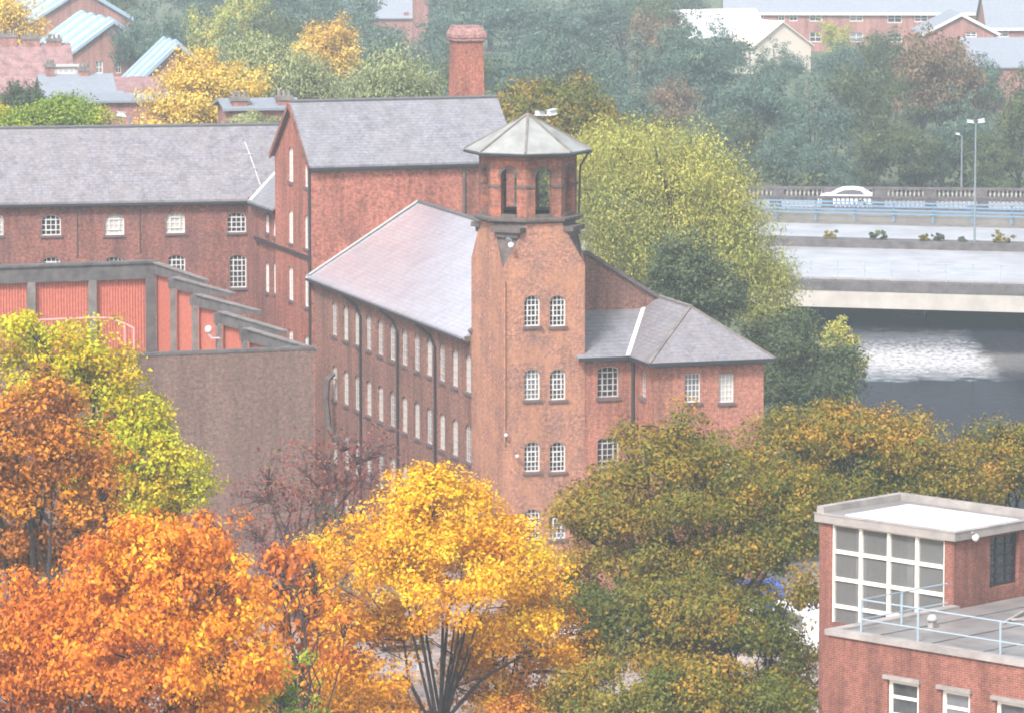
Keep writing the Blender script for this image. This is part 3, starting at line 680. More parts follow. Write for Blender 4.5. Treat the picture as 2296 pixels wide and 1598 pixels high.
hp.build('roof', M['slate_old'], annex)
hh = MB()
hh.bar(rv[0], rv[4], .16, .07); hh.bar(rv[1], rv[4], .16, .07); hh.bar(rv[4], rv[5], .2, .1)
hh.build('hip_tiles', M['concrete'], annex)
g = MB(); g.box((e0, yf - .1, zE - .14), (e1, yf, zE + .01)); g.box((e0 - .1, yf - .1, zE - .14), (e0, -.42, zE + .01)); g.box((-.42, -.52, zE - .16), (e0, -.42, zE - .01)); g.build('gutter', M['iron'], annex)
MB().box((AX - .02, CYp - .2, AE - .34), (CX1 + .02, CYp - .003, AE - .1)).box((0, -.2, AE - .36), (AX - .02, -.003, AE - .12)).build('soffit', M['stone_dark'], annex)
# valley flashing
sA = (13.55 - (AE - .12)) / (GY + .42); sC = (apz - zE) / (hwC + ov)
def valley(x): z = zE + (x - e0) * sC; return Vector((x, -.42 + (z - (AE - .12)) / sA, z + .03))
MB().bar(valley(e0), valley(min(xm, e0 + (13.5 - zE)/sC)), .20, .05).build('valley_flashing', M['white'], annex)
pipe(annex, [(AX - .1, -.1, AE - .2), (AX - .1, -.1, 0)], .08)

# ------------------------------------------------------------------ concrete-framed compound on the left
KD = 220.0
KP = at_d(703, 783, KD)
KF = Fr(KP.x, KP.y, 18.5)
KZ = KP.z
comp = frame_thing('walled_compound', 'roofless compound with tall dark brown brick wall, concrete posts and red ribbed panels', 'compound', KF)
kb = MB()
kx, kz = KF.hy(300, 800, 0)
kb.box((-32, 0, 0), (0, .35, KZ))
kb.build('front_wall', M['brick_brown'], comp)
MB().box((-32, -.04, KZ - .0), (.04, .40, KZ + .12)).build('wall_coping', M['concrete_dark'], comp)
def W2K(p): return KF.loc(Vector(p))
Zc = KZ
starts = [at_z(x, y, Zc) for x, y in ((342, 589), (388, 623), (437, 661), (491, 700), (549, 737))]
ends = [at_z(x, y, Zc) for x, y in ((458, 629), (516, 658), (576, 698), (634, 743), (701, 783))]
posts = []
for i in range(5):
    a, b = starts[i].copy(), ends[i].copy(); a.z = b.z = 0
    posts.append(a); d = (b - a).normalized(); sd = Vector((-d.y, d.x, 0)); Ln = (b - a).length
    nxt = (388, 437, 491, 549, 640)[i]
    q = hit(nxt - 2, 650, a, sd); q.z = 0; lp = (q - a).length
    f = lambda P, z: W2K(P + Vector((0, 0, z)))
    m = MB(); m.prism([f(a, Zc), f(b, Zc), f(b, Zc-.16), f(a + d*lp, Zc-.50), f(a, Zc-.56)], W2K(sd*.20 + KF.o)); m.build('beam', M['concrete_dark'], comp)
    m = MB(); m.prism([f(P + sd*o_, Zc+.003) for P, o_ in ((a, -.10), (b, -.04), (b, .26), (a, .30))], (0, 0, .05)); m.build('beam_coping', M['concrete'], comp)
    m = MB(); m.prism([f(a + sd*.22, 0), f(q + sd*.22, 0), f(q + sd*.22, Zc-.16), f(a + sd*.22, Zc-.16)], W2K(sd*.1 + KF.o)); m.build('red_panel', M['red_panel'], comp)
    c = W2K(a); w = .40 if i == 0 else .17
    MB().box((c.x - w, c.y - .35, 0), (c.x + .05, c.y - .01, Zc - (.64 if i == 0 else .5))).build('post', M['concrete_dark' if i == 0 else 'concrete'], comp)
    if i: MB().box((c.x - .26, c.y - .3, Zc - .5), (c.x + .30, c.y + .02, Zc - .03)).build('beam_end', M['concrete_dark'], comp)
c = W2K(at_z(655, 770, Zc)); MB().box((c.x - .5, c.y - .2, 0), (c.x - .1, c.y + .1, Zc - .1)).build('post', M['concrete_dark'], comp)
n15 = Vector((1, 0, 0))
a = posts[0]
for k, (x0, x1) in enumerate(((342, 205), (205, 68), (68, -70), (-70, -210))):
    y0_ = W2K(a).y; xa, _ = KF.hy(x0, 600, y0_); xb, _ = KF.hy(x1, 600, y0_)
    MB().box((xb + .1, y0_ + .05, 0), (xa - .1, y0_ + .15, Zc - .70)).build('red_panel', M['red_panel'], comp)
    if k: MB().box((xa - .2, y0_ - .25, 0), (xa + .2, y0_ + .2, Zc - .78)).build('post', M['concrete'], comp)
MB().box((-36, W2K(a).y - .2, Zc - .80), (W2K(a).x + .12, W2K(a).y + .3, Zc)).build('back_beam', M['concrete_dark'], comp)
MB().box((-36, W2K(a).y - .3, Zc + .003), (W2K(a).x + .2, W2K(a).y + .4, Zc + .12)).build('beam_coping', M['concrete_dark'], comp)
# pink handrail on the front wall
rl = thing('pink_railing', 'pink tubular handrail with curved corner showing above the yellow-green tree', 'railing', at_d(250, 760, 219.0))
def rloc(x, y, D): return at_d(x, y, D) - rl.location
top_l = [rloc(-20, 722, 219), rloc(60, 719, 219.2), rloc(195, 713, 219.6), rloc(245, 713, 219.6), rloc(285, 728, 218), rloc(300, 736, 217), ]
MB().tube(top_l, .045, 6).build('top_rail', M['pink_rail'], rl)
for x, y, D in ((12, 722, 219), (78, 718, 219.2), (280, 727, 218.2), (300, 736, 217)):
    p = rloc(x, y, D); MB().tube([p, (p.x, p.y, p.z - 1.35)], .045, 6).build('upright', M['pink_rail'], rl)
# white ball lamp on a post
p = posts[3] - n15*.1 ; zz = at_d(482, 735, p.y).z
bl = thing('globe_lamp', 'white ball lamp on a bracket against the red compound panels', 'lamp', (p.x-.35, p.y-.7, zz))
MB().lathe((0, 0, 0), [(.04, -.19), (.12, -.14), (.18, -.02), (.15, .11), (.06, .18)], 14).build('globe', M['lamp_white'], bl, smooth=True)
MB().tube([(0, 0, -.2), (.15, .1, -.42), (.5, .4, -.46)], .06, 6).build('bracket', M['lamp_white'], bl)

# ------------------------------------------------------------------ modern office building, lower right
A = at_d(1838, 1150, 168)
RF = Fr(A.x, A.y, -44.5)
office = frame_thing('office_block', 'modern red brick block with glazed stair room, flat white roof and terrace', 'building', RF)
fx, _ = RF.hy(2140, 1200, 0); by = 4.2
RT = A.z; TZ = 11.45; FS = .27
bx_, _ = RF.hy(2020, 1113, 0)
ob = MB()
g0, zg1 = RF.hy(1866, 1178, 0); g1, _ = RF.hy(2118, 1200, 0); zg0 = TZ - 1.2
ob.holed(mpy(0.0), [(0, 0), (fx, 0), (fx, RT - FS), (0, RT - FS)], [wloop(g0, g1, zg0, RT - FS - .003, 0)], .25)
ob.add([(0, 0, 0), (0, by, 0), (0, by, RT - FS), (0, 0, RT - FS)], [(0, 1, 2, 3)])
ob.add([(0, by, 0), (fx, by, 0), (fx, by, RT - FS), (0, by, RT - FS)], [(0, 1, 2, 3)])
# side wall facing the terrace (+x), with a tall dark window
w0, wz1 = RF.hx(2222, 1195, fx); w1, wz0 = RF.hx(2290, 1358, fx)
mpo = lambda a, d, z: (fx - d, a, z)
sz0, sz1 = TZ + .35, RT - FS - .1
sy0 = RF.hx(2220, 1250, fx)[0]; sy1 = min(by - .15, RF.hx(2285, 1250, fx)[0])
hole = window(office, mpo, sy0, sy1, sz0, sz1, 0, 3, 5, frame='iron', pane='glass', rec=.15, sill=None)
ob.holed(mpo, [(0, 0), (by, 0), (by, RT - FS), (0, RT - FS)], [hole], .25)
s = -6.27
# lower block, terrace level
lx0 = fx - .0
fw_h = []
for x0, x1, ya in ((1990, 2060, 1520), (2110, 2175, 1543), (2232, 2300, 1567), (2365, 2435, 1592)):
    s0, za = RF.hy(x0, ya, s); s1, _ = RF.hy(x1, ya, s)
    mpf = mpy(s)
    fw_h.append(window(office, mpf, s0, s1, za - 1.7, za, 0, 1, 3, frame='cream', pane='glass', rec=.1, fw=.13, bw=.1, sill=None))
    MB().box((s0 - .12, s - .12, za + .003), (s1 + .1, s + .1, za + .13)).build('lintel', M['coping'], office)
    for z_ in (za - 4.9,):
        fw_h.append(window(office, mpf, s0, s1, z_ - 1.7, z_, 0, 1, 3, frame='cream', pane='glass', rec=.1, fw=.13, bw=.1, sill=None))
lx1 = lx0 + 16
ob.holed(mpy(s), [(lx0, 0), (lx1, 0), (lx1, TZ - .163), (lx0, TZ - .163)], fw_h, .25)
ob.add([(lx0, s, 0), (lx0, -.0, 0), (lx0, 0, TZ - .163), (lx0, s, TZ - .163)], [(0, 1, 2, 3)])
ob.add([(lx0, 12, 0), (lx1, 12, 0), (lx1, 12, TZ - .3), (lx0, 12, TZ - .3)], [(0, 1, 2, 3)])
ob.add([(lx1, s, 0), (lx1, 12, 0), (lx1, 12, TZ - .3), (lx1, s, TZ - .3)], [(0, 1, 2, 3)])
ob.build('wall', M['brick_modern'], office)
# curtain wall: frame, panes
cw = MB(); nc, nr = 4, 5
colx = [g0 + (g1 - g0) * k / nc for k in range(nc + 1)]
rowz = [RT - FS - .02 - k * .93 for k in range(nr + 1)]
for k, x in enumerate(colx): cw.box((x - .065, .04, rowz[-1]), (x + .065, .16, RT - FS - .006))
for k, z in enumerate(rowz): cw.box((g0, .05, z - .06), (g1, .15, z + .06))
fo = cw.build('window_frame', M['cream'], office)
for i in range(nc):
    for j in range(nr):
        MB().add([(colx[i]+.06, .12, rowz[j+1]+.05), (colx[i+1]-.06, .12, rowz[j+1]+.05), (colx[i+1]-.06, .12, rowz[j]-.05), (colx[i]+.06, .12, rowz[j]-.05)], [(0, 1, 2, 3)]).build('pane', M['glass_room'] if 'glass_room' in M else M['glass'], fo)
# pale columns and back wall seen inside the stair room
ins = MB()
for x in (g0 + .30, g0 + 2.55): ins.box((x, .9, 6), (x + .26, 1.15, RT - FS - .05))
MB().box((.1, by - .12, 6), (fx - .1, by - .06, RT - FS - .03)).box((fx - .12, .3, 6), (fx - .06, 1.4, RT - FS - .03)).build('interior_wall', M['concrete_pale'], office)
ins.build('interior_column', M['white_old'], office)
# roof slab with upstand and white membrane
MB().box((-.12, -.14, RT - FS), (fx + .14, by + .14, RT)).build('fascia', M['coping'], office)
up = MB(); o_ = .16
for lo, hi in (((-o_, -o_, RT + .003), (fx + o_, -o_ + .2, RT + .03)), ((-o_, by + o_ - .3, RT + .003), (fx + o_, by + o_, RT + .24)), ((-o_, -o_ + .2, RT + .003), (-o_ + .3, by + o_ - .3, RT + .24)), ((fx + o_ - .2, -o_ + .2, RT + .003), (fx + o_, by + o_ - .3, RT + .03))): up.box(lo, hi)
up.build('roof_edge', M['coping'], office)
MB().box((-.2, -.02, RT + .002), (fx, by - .1, RT + .02)).build('roof_felt', M['felt'], office)
MB().box((1.0, .15, RT + .022), (fx - .05, by - .75, RT + .05)).build('roof_membrane', M['white_roof'], office)
MB().box((lx0 + .3, s + .3, TZ - .3), (lx1 - .2, 11.8, TZ - .06)).build('terrace_roof', M['felt'], office)
sm = MB()
for k in range(6): sm.box((lx0 + 1.6 + k*2.1, s + .35, TZ - .059), (lx0 + 1.68 + k*2.1, 11.6, TZ - .045))
sm.build('felt_seam', M['concrete_dark'], office)
cc = MB()
for lo, hi in (((lx0 - .1, s - .1, TZ - .16), (lx1, s + .32, TZ + .02)), ((lx0 - .1, s + .32, TZ - .16), (lx0 + .28, -.01, TZ + .02)), ((lx0, 11.7, TZ - .297), (lx1, 12.05, TZ + .02))): cc.box(lo, hi)
cc.build('parapet_coping', M['coping'], office)
gl = thing('globe_light', 'round white globe light under the corner of the flat white roof', 'lamp', RF.w(*[RF.hx(2180, 1212, fx + .25)[i] if i == 9 else v for i, v in enumerate((fx + .34, RF.hx(2185, 1212, fx + .3)[0]))], RF.hx(2185, 1212, fx + .3)[1] + .12))
MB().lathe((0, 0, 0), [(.04, -.13), (.10, -.08), (.125, 0), (.10, .08), (.04, .13)], 14).build('globe', M['lamp_white'], gl, smooth=True)
MB().tube([(0, 0, .1), (-.12, -.12, .2)], .04, 6).build('bracket', M['coping'], gl)
# terrace handrail
hrl = frame_thing('terrace_railing', 'pale blue two-bar handrail turning a corner on the brick block terrace', 'railing', RF)
feet = [RF.hz(x, y, TZ) for x, y in ((1931, 1412), (2062, 1432))]
fy = feet[0][1]; p0x = feet[0][0]
step = 2.3
fxs = [p0x + k * step for k in range(6)]
px2, _ = RF.hz(2062, 1432, TZ); px3, _ = RF.hz(2227, 1466, TZ); fxs = [p0x, px2, px3, px3 + (px3 - px2), px3 + 2*(px3 - px2)]
for x in fxs: MB().tube([(x, fy, TZ - .05), (x, fy, TZ + 1.0)], .04, 7).build('post', M['rail_blue'], hrl)
vend = fy + 4.3
MB().tube([(p0x, fy + 2.0, TZ - .1), (p0x, fy + 2.0, TZ + 1.0)], .04, 7).build('post', M['rail_blue'], hrl)
for z in (TZ + 1.0, TZ + .36):
    MB().tube([(fxs[-1], fy, z), (p0x, fy, z), (p0x, vend, z)], .026, 7).build('rail', M['rail_blue'], hrl)
vx, vy = RF.hz(2090, 1402, TZ)
vt = thing('roof_vent', 'small pale hooded vent standing on the terrace roof behind the handrail', 'vent', RF.w(vx, vy, TZ - .06), R(RF.th))
MB().box((-.1, -.1, 0), (.1, .1, .22)).build('vent_base', M['coping'], vt)
MB().lathe((0, 0, .22), [(.16, 0), (.18, .08), (.1, .2), (.02, .22)], 10).build('hood', M['white_old'], vt, smooth=True)
for i, (x0, y0, x1, y1) in enumerate(((2250, 1395, 2300, 1370), (2262, 1388, 2310, 1388))):
    a = RF.hz(x0, y0, TZ); b = RF.hz(x1, y1, TZ)
    o = MB().bar(RF.w(a[0], a[1], TZ - .0), RF.w(b[0], b[1], TZ + .04), .09, .06).build('timber_plank', M['coping'])
    tag(o, ('long loose timber plank lying on the terrace roof, the one tilted towards the wall', 'shorter plank lying level beside the tilted plank on the terrace roof')[i], 'plank')

# ------------------------------------------------------------------ bridges
def bridge_dir(th): return Vector((math.cos(R(th)), math.sin(R(th)), 0))
DZ = 3.0
B1 = at_z(1900, 634, DZ)
BF = Fr(B1.x, B1.y, -14.0)
road = frame_thing('road_bridge', 'wide concrete road bridge with wet white-shining deck and pale beam above the river', 'bridge', BF)
bx0, bx1 = -34, 60
W_ = 43.0
MB().box((bx0, 0, DZ - .55), (bx1, W_, DZ)).build('deck', M['concrete'], road)
MB().box((bx0, -.9, DZ - 1.6), (bx1, -.003, DZ - .45)).build('edge_beam', M['concrete_pale'], road)
MB().box((bx0, -.95, DZ - .445), (bx1, .35, DZ + .18)).build('edge_kerb', M['concrete_dark'], road)
MB().box((bx0, .36, DZ + .004), (bx1, 2.2, DZ + .12)).build('footway', M['coping'], road)
y_c = BF.hz(2000, 556, DZ)[1]
rd = MB().box((bx0, 2.3, DZ + .004), (bx1, y_c - .8, DZ + .012)); rd.build('carriageway', M['asphalt'], road)
MB().box((bx0, y_c + 1.4, DZ + .004), (bx1, W_ - 3, DZ + .012)).build('carriageway', M['asphalt'], road)
ln = MB()
for k in range(12): ln.box((bx0 + 2 + k*8, 8.4, DZ + .016), (bx0 + 5 + k*8, 8.55, DZ + .020))
ln.build('lane_marking', M['white'], road)
MB().box((bx0, y_c - .7, DZ + .004), (bx1, y_c + 1.3, DZ + .55)).build('median_wall', M['concrete_dark'], road)
MB().box((bx0, W_ - .6, DZ + .004), (bx1, W_, DZ + .9)).build('parapet_wall', M['concrete_pale'], road)
for y in (8, 36):
    MB().box((2, y, -1.5), (4, y + 1.2, DZ - .55)).build('pier', M['concrete_dark'], road)
def railing(name, label, y, zb, hts, r, posts_dx, mat, x0=bx0, x1=bx1):
    t_ = thing(name, label, 'railing', BF.w(0, y, zb), R(BF.th))
    for k, h_ in enumerate(hts): MB().box((x0, -r, h_ - r), (x1, r, h_ + r)).build('rail', M[mat], t_)
    n = int((x1 - x0) / posts_dx)
    for k in range(n + 1):
        MB().box((x0 + k*posts_dx - r*1.1, .003 + r, 0), (x0 + k*posts_dx + r*1.1, .003 + r*3.2, hts[0])).build('post', M[mat], t_)
railing('bridge_railing', 'thin pale blue railing along the near edge of the wet road bridge', .1, DZ + .18, (1.25, .75), .022, 1.85, 'rail_blue')
railing('bridge_railing', 'strong blue multi-bar railing on the far side of the road bridge, below the stone balustrade', W_ - 1.2, DZ + .05, (1.5, 1.22, .94, .66), .055, 3.0, 'blue_rail')
def blob_leaves(lobes, n, size, seed, flat=.7, tintf=None, clump=None, droop=0.0, nclump=None, keep=None):
    rng = np.random.default_rng(seed)
    L_ = np.array(lobes, float); wgt = (L_[:, 3]*L_[:, 4]*L_[:, 5])**(2/3); wgt /= wgt.sum()
    rmean = (L_[:, 3:6].mean())
    clump = clump or rmean * .22
    nclump = nclump or int(max(20, n / 45))
    li = rng.choice(len(L_), nclump, p=wgt)
    dirs = rng.normal(size=(nclump, 3)); dirs /= np.linalg.norm(dirs, axis=1)[:, None]
    dirs[:, 2] = np.where(dirs[:, 2] < -.35, dirs[:, 2]*.5, dirs[:, 2])
    rad = (0.30 + 0.70 * rng.random(nclump) ** .5) * (1 + .16*rng.normal(size=nclump))
    cc_ = L_[li, :3] + dirs * rad[:, None] * L_[li, 3:6]
    lt = rng.normal(0, .11, len(L_)); csz = clump * rng.uniform(.45, 1.5, nclump); ct = rng.normal(.5, .16, nclump) + lt[li]
    ci = rng.choice(nclump, n, p=csz**2/ (csz**2).sum())
    off = rng.normal(size=(n, 3)); off /= np.linalg.norm(off, axis=1)[:, None]; off *= (rng.random(n)**.4)[:, None] * csz[ci][:, None]; off[:, 2] *= flat
    c = cc_[ci] + off
    if keep is not None:
        k_ = keep(c); c = c[k_]; ci = ci[k_]; off = off[k_]; n = len(c)
    nrm = off / (np.linalg.norm(off, axis=1)[:, None] + 1e-6) * .7 + dirs[ci] * .5 + rng.normal(size=(n, 3)) * .65; nrm[:, 2] += .45
    nrm /= np.linalg.norm(nrm, axis=1)[:, None]
    a = rng.normal(size=(n, 3)); a[:, 2] -= droop * 2.0; a -= (a*nrm).sum(1)[:, None]*nrm; a /= np.linalg.norm(a, axis=1)[:, None]
    b = np.cross(nrm, a); s_ = size * rng.choice([.55, .8, 1.0, 1.35, 1.7], n, p=[.25, .3, .25, .14, .06])[:, None]; wd = .55 if droop < 1 else .36; s_ = s_ * (1 if droop < 1 else 1.25)
    v = np.stack([c - a*s_, c + b*s_*wd - a*s_*.1 + nrm*s_*.12, c + a*s_*.9 - nrm*s_*.15, c - b*s_*wd - a*s_*.1 + nrm*s_*.12], 1)
    tint = ct[ci] * .62 + rng.normal(.5, .22, n) * .38
    if tintf is not None: tint = tint + tintf(c)
    return v.reshape(-1, 3), np.clip(tint, 0, 1), cc_, csz
def leaf_mesh(name, v, tint, mat):
    n = len(tint); me = bpy.data.meshes.new(name)
    me.vertices.add(n*4); me.vertices.foreach_set('co', v.astype(np.float32).ravel())
    me.loops.add(n*4); me.loops.foreach_set('vertex_index', np.arange(n*4, dtype=np.int32))
    me.polygons.add(n); me.polygons.foreach_set('loop_start', np.arange(0, n*4, 4, dtype=np.int32))
    me.update(calc_edges=True)
    at = me.attributes.new('tint', 'FLOAT', 'FACE'); at.data.foreach_set('value', tint.astype(np.float32))
    me.materials.append(mat); return me
def trunk_mesh(base, crown_c, clumps, r0, seed, nl=9, ntw=60, mat='bark', lean=0.0, fork=.42, twig_r=.018):
    rng = random.Random(seed); mb = MB()
    base = Vector(base); cc_ = Vector(crown_c); H_ = cc_.z - base.z
    fk = base + (cc_ - base) * fork; fk += Vector((rng.uniform(-.2, .2), rng.uniform(-.2, .2), 0))
    mb.tube([base - Vector((0, 0, .4)), base + Vector((0, 0, .3)), base.lerp(fk, .5) + Vector((rng.uniform(-.1, .1), 0, 0)), fk], [r0*1.5, r0*1.1, r0*.92, r0*.8], 8)
    pts = [Vector(c) for c in clumps]; limbs = []
    idx = rng.sample(range(len(pts)), min(nl, len(pts)))
    top = max(pts, key=lambda p: p.z)
    for j, k in enumerate([pts.index(top)] + idx):
        e_ = pts[k]; st = base.lerp(fk, rng.uniform(.80, 1.0)) if j else fk
        mid = st.lerp(e_, .45); mid.z += (e_ - st).length * .12 - (.0 if j else 0); lw = (e_ - st).length * .10; mid += Vector((rng.uniform(-lw, lw), rng.uniform(-lw, lw), rng.uniform(-lw, lw)*.5))
        m2 = st.lerp(e_, .75); m2.z += (e_ - st).length * .08; m2 += Vector((rng.uniform(-lw, lw), rng.uniform(-lw, lw), 0))
        r = r0 * rng.uniform(.25, .48)
        path = [st, mid, m2, e_]; rr_ = [r, r*.65, r*.4, r*.12]
        mb.tube(path, rr_, 6); limbs.append((path, rr_))
    for _ in range(ntw):
        e_ = pts[rng.randrange(len(pts))]
        best = None
        for path, rr_ in limbs:
            for q in (1, 2):
                for f in (.0, .5):
                    s_ = path[q].lerp(path[q+1], f); d = (s_ - e_).length + max(0, s_.z - e_.z) * .8
                    if best is None or d < best[0]: best = (d, s_)
        s_ = best[1]; mid = s_.lerp(e_, .5) + Vector((rng.uniform(-.15, .15), rng.uniform(-.15, .15), rng.uniform(0, .25)))
        rt = max(twig_r, r0 * .09)
        mb.tube([s_, mid, e_], [rt*1.3, rt*.8, rt*.3], 4)
    return mb
def px_lobes(lst, D, ky=.9):
    out = []
    for (x, y, rx, ry, *dd) in lst:
        d = D + (dd[0] if dd else 0); p = at_d(x, y, d); sc = d / F
        out.append((p.x, p.y, p.z, rx*sc, max(rx, ry)*sc*ky, ry*sc))
    return out
def D_near(L_): return L_[:, 1].mean() < 215
def tree(name, label, lobes, n, size, mat, seed, base_px=None, base_z=GZ, r0=.22, group=None, tintf=None, clump=None, droop=0.0, nl=9, ntw=60, bark='bark', nclump=None, flat=.7, cat='tree', fork=.42, twig_r=.018):
    L_ = np.array(lobes); c = L_[:, :3].mean(0)
    if base_px is not None: c[0] = at_d(base_px, 800, c[1]).x
    root = thing(name, label, cat, (c[0], c[1], base_z), 0, group)
    Lr = [(l[0]-c[0], l[1]-c[1], l[2]-base_z, *l[3:]) for l in lobes]
    tf = (lambda P: tintf(P, base_z)) if tintf else None
    if D_near(L_) and name != 'bare_tree': lobes = [(*l[:3], l[3]*1.12, l[4]*1.05, l[5]*1.10) for l in lobes]
    if name != 'bare_tree': n = int(n*(1.9 if D_near(L_) else 2.3)); size *= .66 if D_near(L_) else .6; nclump = nclump or int(n/(105 if D_near(L_) else 80)); clump = (clump or 1)*.78
    v, tint, cl, cs = blob_leaves(Lr, n, size, seed, tintf=tf, clump=clump, droop=droop, nclump=nclump, flat=flat)
    o = bpy.data.objects.new('crown', leaf_mesh('crown', v, tint, mat)); col.objects.link(o); o.parent = root
    cz = np.array(Lr)[:, 2].mean()
    trunk_mesh((0, 0, 0), (0, 0, cz), [tuple(k) for k in cl], r0, seed, nl, ntw, bark, fork=fork, twig_r=twig_r).build('trunk', M[bark], root)
    return root

FOL = {
 'gold': foliage('golden_leaves', [(0.06, (0.16, 0.11, 0.012)), (0.28, (0.50, 0.18, 0.008)), (0.50, (0.74, 0.33, 0.008)), (0.74, (0.82, 0.48, 0.010)), (0.96, (0.58, 0.48, 0.02))]),
 'palegold': foliage('pale_gold_leaves', [(0.08, (0.22, 0.15, 0.04)), (0.35, (0.46, 0.26, 0.05)), (0.65, (0.62, 0.42, 0.07)), (0.95, (0.66, 0.52, 0.12))]),
 'orange': foliage('orange_leaves', [(0.06, (0.08, 0.075, 0.015)), (0.22, (0.32, 0.085, 0.015)), (0.5, (0.66, 0.18, 0.012)), (0.75, (0.80, 0.33, 0.010)), (0.95, (0.80, 0.52, 0.015))]),
 'russet': foliage('russet_leaves', [(0.08, (0.07, 0.04, 0.02)), (0.32, (0.24, 0.085, 0.02)), (0.55, (0.50, 0.17, 0.014)), (0.88, (0.72, 0.33, 0.012))]),
 'lime': foliage('yellow_green_leaves', [(0.08, (0.16, 0.09, 0.012)), (0.28, (0.46, 0.25, 0.01)), (0.45, (0.56, 0.44, 0.01)), (0.68, (0.36, 0.41, 0.012)), (0.92, (0.60, 0.46, 0.01))]),
 'olive': foliage('olive_leaves', [(0.08, (0.035, 0.055, 0.010)), (0.32, (0.085, 0.11, 0.012)), (0.54, (0.20, 0.165, 0.016)), (0.76, (0.36, 0.20, 0.02)), (0.95, (0.50, 0.23, 0.025))]),
 'willow': foliage('willow_leaves', [(0.1, (0.14, 0.17, 0.045)), (0.4, (0.28, 0.30, 0.07)), (0.7, (0.44, 0.41, 0.08)), (0.95, (0.60, 0.50, 0.10))]),
 'pale': foliage('pale_willow_leaves', [(0.1, (0.17, 0.20, 0.09)), (0.5, (0.27, 0.30, 0.13)), (0.95, (0.38, 0.38, 0.17))]),
 'green': foliage('dark_green_leaves', [(0.1, (0.035, 0.055, 0.028)), (0.45, (0.065, 0.095, 0.04)), (0.8, (0.115, 0.135, 0.05)), (0.97, (0.22, 0.19, 0.06))]),
 'bluegreen': foliage('blue_green_leaves', [(0.1, (0.045, 0.085, 0.07)), (0.5, (0.08, 0.135, 0.10)), (0.85, (0.13, 0.19, 0.11)), (1.0, (0.20, 0.20, 0.10))]),
 'farrusset': foliage('far_russet_leaves', [(0.1, (0.08, 0.065, 0.04)), (0.5, (0.17, 0.12, 0.07)), (0.9, (0.28, 0.18, 0.10))]),
 'brightgreen': foliage('bright_green_leaves', [(0.1, (0.07, 0.13, 0.012)), (0.5, (0.20, 0.29, 0.015)), (0.9, (0.44, 0.42, 0.02))]),
 'plum': foliage('plum_leaves', [(0.1, (0.07, 0.025, 0.03)), (0.45, (0.19, 0.05, 0.05)), (0.75, (0.32, 0.10, 0.05)), (0.85, (0.10, 0.14, 0.02)), (1.0, (0.5, 0.24, 0.03))]),
}
# shrubs on the bridge median
for k, (px, w) in enumerate(((1842, 17), (1955, 22), (2062, 12), (2092, 16), (2245, 24), (2150, 9))):
    p = BF.hz(px, 548, DZ + .5); c = BF.w(p[0], y_c + .3, DZ + .5)
    r_ = w / F * c.y
    v, tint, cl, cs = blob_leaves([(0, 0, r_*.5, r_, r_*.6, r_*.75)], 350, .13, 900 + k)
    o = bpy.data.objects.new('median_shrub', leaf_mesh('median_shrub', v, tint, FOL['green' if k % 2 else 'olive'])); col.objects.link(o); o.location = c
    tag(o, ('round brownish shrub on the bridge median, leftmost of the six', 'wide green shrub on the bridge median, second from left', 'small brown shrub on the median just right of the wide green one', 'green shrub left of the lamp post on the median', 'widest brown shrub on the median at the right edge', 'smallest green shrub on the median near the lamp post')[k], 'shrub', 'shrubs along the bridge median')
# stone bridge
B2 = at_d(1900, 441, 389)
SF = Fr(B2.x, B2.y, -4.5)
stone = frame_thing('stone_bridge', 'old dark stone bridge with carved balustrades and low arches behind the road bridge', 'bridge', SF)
ST = B2.z; SR = ST - 1.05
st = MB(); sholes = []
for cx_ in (-22, -2, 18):
    sholes.append([(cx_-7.5, -.95), (cx_+7.5, -.95)] + [(cx_+7.5*math.cos(math.pi*j/14), -.9 + 2.6*math.sin(math.pi*j/14)) for j in range(15)])
st.holed(mpy(0.0), [(-34, -1.5), (60, -1.5), (60, SR), (-34, SR)], sholes, 8.6)
st.build('arch_wall', M['stone'], stone)
MB().box((-34, .01, SR - .3), (60, 8.6, SR)).build('roadway', M['asphalt'], stone)
for nm, y in (('near', -.1), ('far', 8.0)):
    p = MB(); p.box((-34, y - .12, SR + .003), (60, y + .35, SR + .22)); p.box((-34, y - .14, ST - .16), (60, y + .37, ST + .02))
    for k in range(24):
        p.box((-34 + k*4, y - .1, SR + .22), (-33.1 + k*4, y + .33, ST - .16))
    w = p.build('balustrade', M['stone'], stone)
    rest = MB()
    for k in range(24):
        for j in range(9):
            x = -33.0 + k*4 + .15 + j*.34; c_ = (x, y + .1, SR + .22); pf = [(.09, 0), (.05, .1), (.10, .3), (.06, .55), (.08, ST - .16 - SR - .22)]
            if 7 <= k <= 11: MB().lathe(c_, pf, 6).build('baluster', M['balust'], w)
            else: rest.lathe(c_, pf, 6)
    tag(rest.build('balusters', M['balust'], w), kind='stuff')
m = MB(); m.box((-34, -.3, SR - .16), (60, -.002, SR - .0)); m.build('string_course', M['stone_dark'], stone)
kx_, _ = SF.hy(2190, 470, 0)
MB().prism([(kx_-1.2, -.45, SR - .35), (kx_+1.2, -.45, SR - .35), (kx_+.7, -.45, SR + .35), (kx_-.7, -.45, SR + .35)], (0, .44, 0)).build('keystone', M['stone_dark'], stone)

